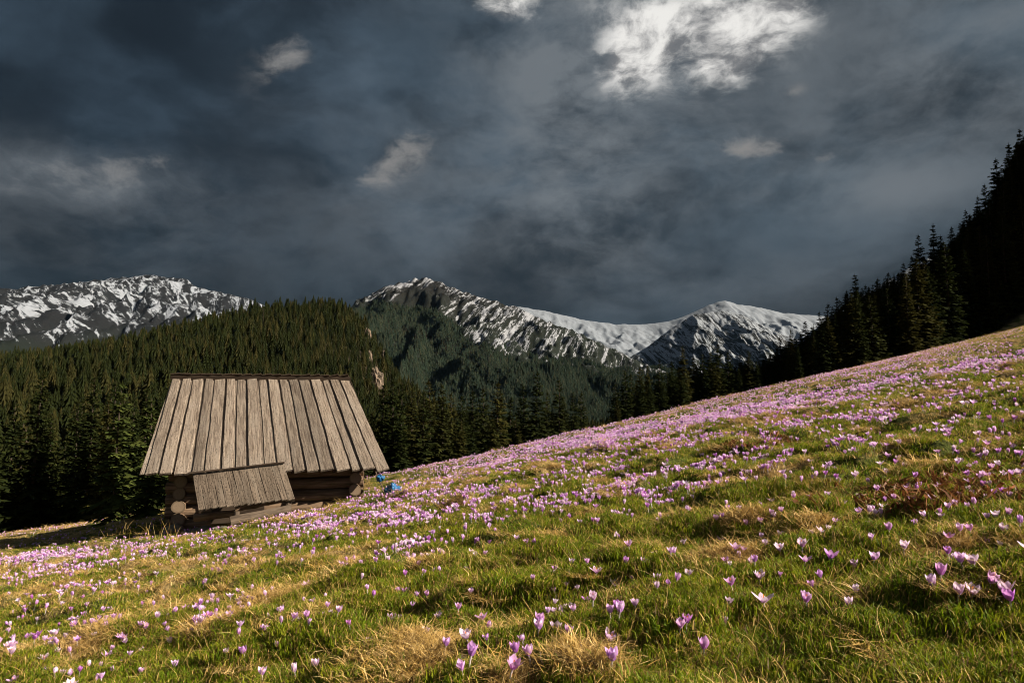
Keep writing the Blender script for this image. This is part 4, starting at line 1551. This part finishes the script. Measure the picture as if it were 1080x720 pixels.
finish(n, leaf_shader(n, (0.04, 0.085, 0.012, 1), 0.3, 0.5))
m, n = material('orange_stigma'); M['stigma'] = m
finish(n, principled(n, (0.75, 0.24, 0.02), 0.6))


def bloom_mesh(name, seed, spread, mat, nu=4, nv=6, L=0.042):
    """Six petals in two whorls; SPREAD 0 = closed goblet, 1 = wide open star."""
    rng = random.Random(seed)
    V = []; Fc = []; UV = []
    for k in range(6):
        outer = k % 2 == 0
        az = k * math.pi / 3 + rng.uniform(-.12, .12)
        sp = max(0.0, spread + rng.uniform(-.14, .14) + (0.06 if outer else -0.03))
        Lp = L * rng.uniform(0.92, 1.08) * (1.0 if outer else 0.93)
        base = len(V)
        W = Lp * 0.31
        curl = rng.uniform(-0.1, 0.25)
        for j in range(nv + 1):
            v = j / nv
            # profile: bulges out, then in (closed) or out (open)
            r = 0.0028 + Lp * (0.30 * math.sin(min(v * 1.9, 1.57)) * (0.75 + 0.9 * sp) + sp * 0.72 * v * v - (0.16 * (1 - sp)) * v ** 3)
            z = Lp * (v * (1 - 0.30 * sp) + 0.0) - Lp * 0.25 * sp * max(0, v - .5) * curl * 4
            w = W * (math.sin(math.pi * min(1, (v * 0.80 + 0.14))) ** 0.75) * (1 if v < 0.98 else 0.35)
            if not outer: r *= 0.9
            for i in range(nu + 1):
                u = i / nu * 2 - 1
                rr = r - (u * u) * w * 0.35 * (1 - 0.5 * sp)
                t = u * w
                x = rr * math.cos(az) - t * math.sin(az); y = rr * math.sin(az) + t * math.cos(az)
                V.append((x, y, z + 0.04 * Lp * (1 - u * u) * v))
                UV.append((u * 0.5 + 0.5 + k, v))
        for j in range(nv):
            for i in range(nu):
                a = base + j * (nu + 1) + i
                Fc.append((a, a + 1, a + nu + 2, a + nu + 1))
    me = bpy.data.meshes.new(name)
    me.from_pydata(V, [], Fc)
    ul = me.uv_layers.new(name='petal')
    ul.data.foreach_set('uv', [c for f in Fc for i in f for c in UV[i]])
    me.materials.append(mat)
    me.polygons.foreach_set('use_smooth', [True] * len(me.polygons))
    me.update()
    return me


def tube_mesh(name, H, r0, r1, mat, bend=0.006, n=8, seg=4):
    t = Tri()
    rows = []
    for i in range(seg + 1):
        k = i / seg
        r = r0 + (r1 - r0) * k
        rows.append([Vector((bend * math.sin(k * 3.14) + r * math.cos(6.283 * j / n), r * math.sin(6.283 * j / n), H * k - 0.02 * (1 - k))) for j in range(n)])
    for i in range(seg):
        for j in range(n):
            t.face([rows[i][j], rows[i][(j + 1) % n], rows[i + 1][(j + 1) % n], rows[i + 1][j]])
    return t.mesh(name, mat, True)


def leaf_mesh(name, L, w, lean, mat):
    V = []; Fc = []
    p = Vector((0.006, 0, -0.01)); a = 0.12
    seg = 5
    for i in range(seg + 1):
        k = i / seg
        ww = w * (1 - k) ** 0.6 + 0.0003
        V += [p + Vector((0.0008, -ww, 0)), p + Vector((-0.0006, 0, -0.0012)), p + Vector((0.0008, ww, 0))]
        p = p + Vector((math.sin(a), 0, math.cos(a))) * L / seg
        a += lean / seg
    for i in range(seg):
        b = 3 * i
        Fc += [(b, b + 1, b + 4, b + 3), (b + 1, b + 2, b + 5, b + 4)]
    me = bpy.data.meshes.new(name)
    me.from_pydata([tuple(v) for v in V], [], Fc)
    me.materials.append(mat); me.update()
    return me


# crocuses read off the photograph one by one: base pixel, size, openness (0 closed .. 1 open), colour (l, d, p), label
C_SPOTS = [
    (806, 650, 1.10, 0.85, 'p', 'widest open near white crocus showing its orange centre, on bare green grass'),
    (849, 646, 1.00, 0.42, 'l', 'lilac crocus directly right of the near white open crocus'),
    (897, 648, 0.78, 0.40, 'p', 'small pale crocus between two dry tussocks, alone in dark green grass'),
    (902, 611, 0.95, 0.30, 'l', 'lilac goblet crocus just above the dry tussock near the right edge'),
    (922, 603, 1.00, 0.40, 'l', 'lilac crocus with flared petals standing over the biggest straw tussock'),
    (874, 601, 1.10, 0.55, 'd', 'deep violet wide crocus in open grass, left of the flared goblets'),
    (848, 587, 1.05, 0.75, 'p', 'pale open star crocus above the deep violet wide one'),
    (823, 589, 0.95, 0.55, 'p', 'pale narrow crocus with split petals left of the pale open star'),
    (800, 622, 1.0, 0.62, 'p', 'pale lilac open crocus in a green hollow left of centre right'),
    (868, 618, 0.85, 0.35, 'd', 'slim violet crocus below the deep violet wide crocus'),
    (955, 588, 0.95, 0.45, 'p', 'bright pale crocus alone in the green above the big straw tussock'),
    (938, 568, 0.90, 0.35, 'l', 'lilac crocus standing above the bright pale one'),
    (921, 575, 0.75, 0.25, 'l', 'slender lilac crocus left of the pair above the straw tussock'),
    (964, 560, 0.80, 0.35, 'd', 'violet crocus below the patch of withered brown leaves'),
    (976, 552, 0.80, 0.45, 'l', 'lilac crocus at the edge of the brown leaf patch'),
    (1016, 607, 0.95, 0.40, 'l', 'lilac crocus left one of two beside each other at the right'),
    (1030, 608, 0.98, 0.55, 'p', 'pale crocus right one of two beside each other at the right'),
    (993, 622, 1.05, 0.45, 'l', 'tall lilac crocus of a close pair by the straw tussock'),
    (985, 634, 0.95, 0.25, 'l', 'shorter closed lilac crocus of a close pair by the straw tussock'),
    (1012, 640, 0.95, 0.42, 'p', 'pale crocus in the three near the right edge'),
    (1025, 641, 0.95, 0.60, 'p', 'whitest crocus in the three near the right edge'),
    (1039, 627, 1.00, 0.40, 'l', 'lilac crocus on a long white tube near the right edge'),
    (1062, 643, 1.15, 0.50, 'p', 'large pale crocus closest to the right edge'),
    (1069, 648, 1.0, 0.30, 'd', 'violet crocus tucked under the large pale one at the right edge'),
    (1014, 569, 0.85, 0.40, 'l', 'lilac crocus left half of a touching pair'),
    (1024, 568, 0.85, 0.50, 'l', 'lilac crocus right half of a touching pair'),
    (1057, 571, 0.95, 0.55, 'p', 'pale bright crocus high by the right edge'),
    (1040, 580, 0.75, 0.35, 'l', None), (1052, 583, 0.75, 0.3, 'p', None),
    (1050, 552, 0.9, 0.6, 'p', None), (1062, 549, 0.9, 0.5, 'l', None), (1041, 553, 0.8, 0.5, 'l', None),
    (1037, 533, 0.9, 0.5, 'l', None), (1048, 528, 0.9, 0.6, 'd', None), (1057, 527, 0.95, 0.5, 'd', None), (1066, 531, 0.9, 0.5, 'l', None), (1024, 528, 0.8, 0.4, 'l', None), (1011, 530, 0.8, 0.4, 'l', None),
    (983, 536, 0.9, 0.6, 'p', None), (1046, 500, 0.9, 0.5, 'l', None), (1056, 497, 0.9, 0.5, 'p', None), (1021, 507, 0.85, 0.4, 'd', None), (1022, 500, 0.8, 0.4, 'l', None),
    (647, 713, 1.15, 0.30, 'd', 'largest violet crocus at the bottom edge below the straw heap'),
    (640, 690, 1.10, 0.55, 'l', 'lilac crocus straight above the largest violet one at the bottom'),
    (655, 657, 1.0, 0.35, 'l', 'tall lilac crocus of a cluster of three above a straw heap'),
    (650, 652, 0.9, 0.30, 'd', 'violet crocus of a cluster of three above a straw heap'),
    (644, 654, 0.85, 0.35, 'l', 'lower lilac crocus of a cluster of three above a straw heap'),
    (626, 643, 0.95, 0.50, 'p', 'pale flared crocus left of the cluster of three'),
    (586, 654, 0.8, 0.35, 'l', None), (592, 652, 0.9, 0.4, 'l', None), (598, 651, 0.9, 0.4, 'l', None), (606, 652, 0.8, 0.5, 'l', None), (578, 653, 0.8, 0.3, 'l', None), (583, 642, 0.7, 0.4, 'p', None),
    (586, 632, 0.7, 0.4, 'l', None), (598, 624, 0.7, 0.4, 'p', None), (611, 628, 0.7, 0.4, 'p', None),
    (564, 667, 0.95, 0.5, 'l', 'flared lilac crocus topmost of the tight group at the bottom'), (569, 677, 1.0, 0.5, 'l', 'lilac crocus in the middle of the tight group at the bottom'),
    (585, 680, 1.05, 0.6, 'p', 'pale wide crocus right of the tight group at the bottom'), (597, 682, 1.0, 0.4, 'l', 'lilac crocus farthest right of the tight group at the bottom'), (573, 668, 0.9, 0.4, 'd', None),
    (494, 685, 1.0, 0.6, 'p', 'pale forked crocus alone in green grass at the bottom'),
    (496, 708, 1.1, 0.25, 'd', 'deep violet closed crocus near the bottom edge'), (545, 702, 1.0, 0.35, 'd', 'violet crocus beside the bottom edge left of the straw heap'),
    (559, 706, 1.0, 0.2, 'l', 'closed lilac crocus close to the violet one at the bottom edge'), (538, 722, 1.1, 0.55, 'l', 'open lilac crocus cut by the bottom edge'),
    (490, 719, 1.0, 0.3, 'l', None), (742, 699, 1.0, 0.2, 'l', 'pinkish closed crocus alone amid straw at the bottom'),
    (717, 672, 0.9, 0.4, 'l', 'left crocus of a small violet pair among dry straw'), (724, 669, 0.85, 0.4, 'd', 'right crocus of a small violet pair among dry straw'),
    (713, 620, 0.9, 0.35, 'l', None), (728, 615, 0.9, 0.6, 'p', None), (705, 623, 0.75, 0.3, 'd', None), (694, 627, 0.75, 0.5, 'p', None),
    (708, 590, 0.85, 0.5, 'l', None), (714, 589, 0.85, 0.6, 'l', None), (723, 580, 0.9, 0.6, 'p', None), (756, 555, 1.0, 0.4, 'd', None), (762, 552, 0.9, 0.4, 'd', None),
    (766, 664, 0.7, 0.3, 'l', None), (771, 601, 0.6, 0.4, 'p', None), (822, 614, 0.6, 0.3, 'd', None), (768, 645, 0.8, 0.6, 'p', None), (796, 601, 0.9, 0.5, 'd', None),
    (803, 559, 0.9, 0.5, 'l', None), (812, 549, 0.9, 0.5, 'l', None), (818, 552, 0.9, 0.5, 'p', None), (824, 547, 0.9, 0.5, 'l', None), (788, 560, 0.9, 0.4, 'd', None),
    (259, 702, 1.05, 0.35, 'd', 'bright violet crocus at the lower left amid straw'), (335, 713, 1.0, 0.25, 'l', 'lilac crocus standing in the straw at the lower left edge'),
    (277, 720, 1.0, 0.5, 'l', None), (294, 687, 0.8, 0.3, 'l', None), (238, 696, 0.8, 0.4, 'p', None), (182, 683, 0.9, 0.4, 'l', 'lilac crocus on the green just left of the bright violet one'),
    (152, 668, 0.9, 0.4, 'l', None), (146, 667, 0.9, 0.4, 'l', None), (252, 668, 1.0, 0.55, 'l', None), (275, 672, 0.9, 0.4, 'l', None), (282, 660, 0.9, 0.5, 'p', None),
    (300, 650, 0.9, 0.4, 'l', None), (296, 652, 0.9, 0.4, 'd', None), (8, 692, 1.2, 0.4, 'l', 'lilac crocus crowding the left edge near the bottom, upper one'), (12, 697, 1.1, 0.5, 'p', 'pale crocus crowding the left edge near the bottom, lower one'),
    (36, 680, 0.9, 0.4, 'd', None), (17, 678, 0.9, 0.4, 'l', None), (68, 679, 0.8, 0.5, 'p', None), (98, 677, 0.8, 0.5, 'p', None), (60, 695, 0.8, 0.5, 'p', None), (76, 650, 0.9, 0.4, 'd', None), (90, 645, 0.9, 0.4, 'l', None),
    (112, 665, 0.8, 0.5, 'l', None), (168, 656, 0.8, 0.5, 'p', None), (345, 645, 0.8, 0.5, 'l', None), (435, 645, 0.8, 0.5, 'l', None), (440, 601, 0.9, 0.4, 'l', None), (422, 628, 0.8, 0.5, 'l', None),
    (470, 588, 0.9, 0.3, 'p', None), (482, 650, 0.9, 0.5, 'l', None), (497, 632, 0.8, 0.4, 'l', None), (437, 635, 0.9, 0.4, 'd', None), (450, 634, 0.9, 0.5, 'l', None), (427, 612, 0.9, 0.4, 'd', None),
    (668, 617, 0.7, 0.4, 'l', None), (388, 626, 0.8, 0.4, 'l', None), (356, 652, 0.9, 0.4, 'l', None), (370, 665, 0.8, 0.4, 'd', None), (390, 687, 0.9, 0.4, 'd', None), (470, 690, 0.9, 0.4, 'd', None),
]


def crocus_density(px, py):
    """Relative share of crocuses per unit of the meadow seen at a photo position (0..1)."""
    d = np.zeros_like(px)
    for cx, cy, rx, ry, a in ((90, 592, 80, 10, 1.0), (50, 597, 50, 8, .5), (190, 582, 50, 8, .8), (260, 572, 50, 8, .8), (330, 551, 80, 9, 1.6), (420, 531, 60, 9, 1.6), (470, 521, 60, 9, 1.3), (480, 497, 70, 12, 1.3),
                              (560, 480, 90, 13, 1.4), (650, 462, 90, 14, 1.4), (700, 455, 80, 14, 1.2), (760, 452, 80, 20, 0.9), (620, 500, 90, 12, .9), (820, 425, 90, 14, .9), (930, 398, 90, 14, .9), (1010, 380, 70, 12, .6),
                              (690, 520, 100, 20, .5), (900, 440, 120, 25, .5), (420, 555, 60, 9, .6), (290, 580, 20, 5, 1.), (440, 580, 40, 8, .4), (630, 553, 30, 5, 1.0), (770, 478, 60, 14, .6), (850, 490, 100, 25, .35),
                              (1000, 440, 80, 22, .4), (600, 440, 60, 8, .3)):
        d = d + a * np.exp(-((px - cx) / rx) ** 2 - ((py - cy) / ry) ** 2)
    return d


def build_crocuses():
    nr = np.random.RandomState(77)
    rng = random.Random(3)
    pts = []   # x, y, z, size, open, colour, label
    for px, py, s, op, col, lab in C_SPOTS:
        h = ground_hit(px, py + 1)
        if h: pts.append((*h, s, op, col, lab))
    fixed = np.array([(p[0], p[1]) for p in pts])
    # scattered: patches and strays
    rings = []
    for dn, r0, r1 in ((170, 1.7, 6.0), (230, 6.0, 20.0), (62, 20.0, 88.0)):
        area = math.radians(54) * (r1 * r1 - r0 * r0)
        rings.append(sector_points(nr, int(dn * area), r0, r1, 54, 2.0))
    x, y, r = [np.concatenate([q[i] for q in rings]) for i in range(3)]
    keep = (forest_mask(x, y) < 0.2) & off_hut(x, y)
    x, y, r = x[keep], y[keep], r[keep]
    z = ground(x, y)
    px, py = pix_of(x, y, z)
    clus = sstep(-0.1, 0.5, fbm(x / 0.40, y / 0.36, 3, 141)) * 0.88 + 0.12
    patch = sstep(-0.25, 0.45, fbm(x / 2.4, y / 2.0, 3, 142))
    dens = crocus_density(px, py) * (0.4 + 0.6 * patch) * clus * 0.95
    prob = dens + clus * np.minimum(1, 0.15 + patch) * np.interp(r, [2, 5, 9, 18, 24, 60, 90], [0.75, 0.70, 0.56, 0.26, 0.22, 0.10, 0.05]) + 0.01
    ok = nr.uniform(0, 1, len(x)) < prob
    x, y, z, r = x[ok], y[ok], z[ok], r[ok]
    far_from = np.ones(len(x), bool)
    near = r < 9
    if near.any():
        dd = np.min(np.hypot(x[near][:, None] - fixed[:, 0], y[near][:, None] - fixed[:, 1]), axis=1)
        far_from[np.where(near)[0]] = dd > 0.05
    far_from &= ~((r < 2.3))
    x, y, z, r = x[far_from], y[far_from], z[far_from], r[far_from]
    cols = nr.choice(['l', 'd', 'p'], len(x), p=[0.5, 0.25, 0.25])
    for i in range(len(x)):
        pts.append((x[i], y[i], z[i], rng.uniform(0.7, 1.05), rng.choice((0.1, 0.3, 0.45, 0.6, 0.85)), cols[i], None))
    print('crocuses', len(pts))

    pet = {'l': M['petal_lilac'], 'd': M['petal_deep'], 'p': M['petal_pale']}
    opens = (0.02, 0.14, 0.28, 0.44, 0.80)
    blooms = {(c, o): [bloom_mesh('bloom', 600 + 10 * j + k, o, pet[c]) for k in range(2)] for c in 'ldp' for j, o in enumerate(opens)}
    stem = tube_mesh('stem', 0.055, 0.0022, 0.0032, M['tube'])
    stig = tube_mesh('stigma', 0.030, 0.0009, 0.0018, M['stigma'], 0.002, 6, 3)
    leaves = [leaf_mesh('leaf', 0.085, 0.0022, 0.7, M['cleaf']), leaf_mesh('leaf', 0.07, 0.0020, 1.1, M['cleaf'])]
    # largest in view: things of their own
    def shown(p):
        px, py = project(p[0], p[1], p[2] + 0.05)
        return -4 < px < 1084 and py < 724
    vis = [i for i, p in enumerate(pts) if shown(p)]
    vis.sort(key=lambda i: -pts[i][3] / math.hypot(pts[i][0], pts[i][1]) * (1.5 if pts[i][6] else 1))
    big = vis[:299]
    bigset = set(big)
    names = {'l': 'lilac', 'd': 'violet', 'p': 'pale'}
    for i in big:
        x, y, z, s, op, col, lab = pts[i]
        o_ = opens[min(range(5), key=lambda q: abs((0.05, 0.25, 0.45, 0.65, 0.95)[q] - op))]
        root = empty('crocus', (x, y, z - 0.004), (rng.gauss(0, 0.13), rng.gauss(0, 0.13), rng.uniform(0, 6.28)))
        root.scale = (s * (0.86 if lab else 0.78),) * 3
        px, py = project(x, y, z)
        st = bpy.data.objects.new('stem', stem); COL.objects.link(st); st.parent = root
        bl = bpy.data.objects.new('bloom', blooms[(col, o_)][rng.randrange(2)]); COL.objects.link(bl); bl.parent = root
        bl.location = (0, 0, 0.053)
        if o_ > 0.25:
            sg = bpy.data.objects.new('stigma', stig); COL.objects.link(sg); sg.parent = bl
        for k in range(2):
            lf = bpy.data.objects.new('leaf', leaves[k]); COL.objects.link(lf); lf.parent = root
            lf.rotation_euler = (0, 0, rng.uniform(0, 3) + 3.1 * k)
        look = ('closed ', 'half open ', 'wide open ')[0 if op < 0.3 else (1 if op < 0.8 else 2)]
        if lab is None:
            zone = ('in the grass of the lower left meadow' if px < 360 else ('in the grass of the lower middle meadow' if px < 720 else 'in the grass of the right hand meadow'))
            lab = look + names[col] + ' crocus ' + zone
            tag(root, lab, 'crocus', look + names[col] + ' crocuses ' + zone)
        else:
            tag(root, lab, 'crocus', 'crocuses closest to the viewer')
    rest = [pts[i] for i in range(len(pts)) if i not in bigset]
    # whole small crocus in one mesh for the mass of the field
    src = []
    comb = []
    for c in 'ldp':
        for j, o in enumerate((0.1, 0.3, 0.6)):
            bm_ = bloom_mesh('small_crocus', 700 + j, o, pet[c], 2, 3)
            bm = bmesh.new(); bm.from_mesh(bm_)
            bmesh.ops.translate(bm, verts=bm.verts, vec=(0, 0, 0.05))
            nf = len(bm.faces)
            bm.from_mesh(stem)
            bm.faces.ensure_lookup_table()
            for f in bm.faces[nf:]: f.material_index = 1
            bm.to_mesh(bm_); bm.free()
            bm_.materials.append(M['tube'])
            src.append(source('crocus_source', bm_)); comb.append((c, o))
    P = np.array([p[:3] for p in rest]) - [0, 0, 0.004]
    n = len(P)
    ci = np.array(['ldp'.index(p[5]) for p in rest]); oi = np.array([0 if p[4] < .35 else (1 if p[4] < .7 else 2) for p in rest])
    s = np.array([p[3] for p in rest]) * np.interp(np.hypot(P[:, 0], P[:, 1]), [4, 20], [0.9, 1.32])
    rot = np.stack([nr.normal(0, .16, n), nr.normal(0, .16, n), nr.uniform(0, 6.28, n)], -1)
    scatter('crocus_field', P, rot, np.stack([s, s, s], -1), ci * 3 + oi, src, 'drifts of small lilac and pale crocuses spread across the sunlit meadow', 'crocus field')
build_crocuses()


# ------------------------------------------------------------------ thin mountain air
def build_haze():
    m = bpy.data.materials.new('mountain_air')
    m.use_nodes = True
    n = Nodes(m.node_tree)
    v = n.node('ShaderNodeVolumePrincipled')
    v.inputs['Color'].default_value = (0.30, 0.56, 0.95, 1)
    v.inputs['Density'].default_value = 0.32e-5
    v.inputs['Anisotropy'].default_value = 0.0
    n.l.new(v.outputs[0], n.node('ShaderNodeOutputMaterial').inputs['Volume'])
    x, y0, y1, z0, z1 = 9100.0, -9100.0, 9100.0, -60.0, 980.0
    V = [(a, b, c) for c in (z0, z1) for b in (y0, y1) for a in (-x, x)]
    F = [(0, 2, 3, 1), (4, 5, 7, 6), (0, 1, 5, 4), (2, 6, 7, 3), (0, 4, 6, 2), (1, 3, 7, 5)]
    me = bpy.data.meshes.new('haze'); me.from_pydata(V, [], F); me.materials.append(m); me.update()
    o = bpy.data.objects.new('haze', me); COL.objects.link(o)
    tag(o, 'thin bluish mountain air between the meadow and the peaks', 'haze', kind='stuff')
build_haze()
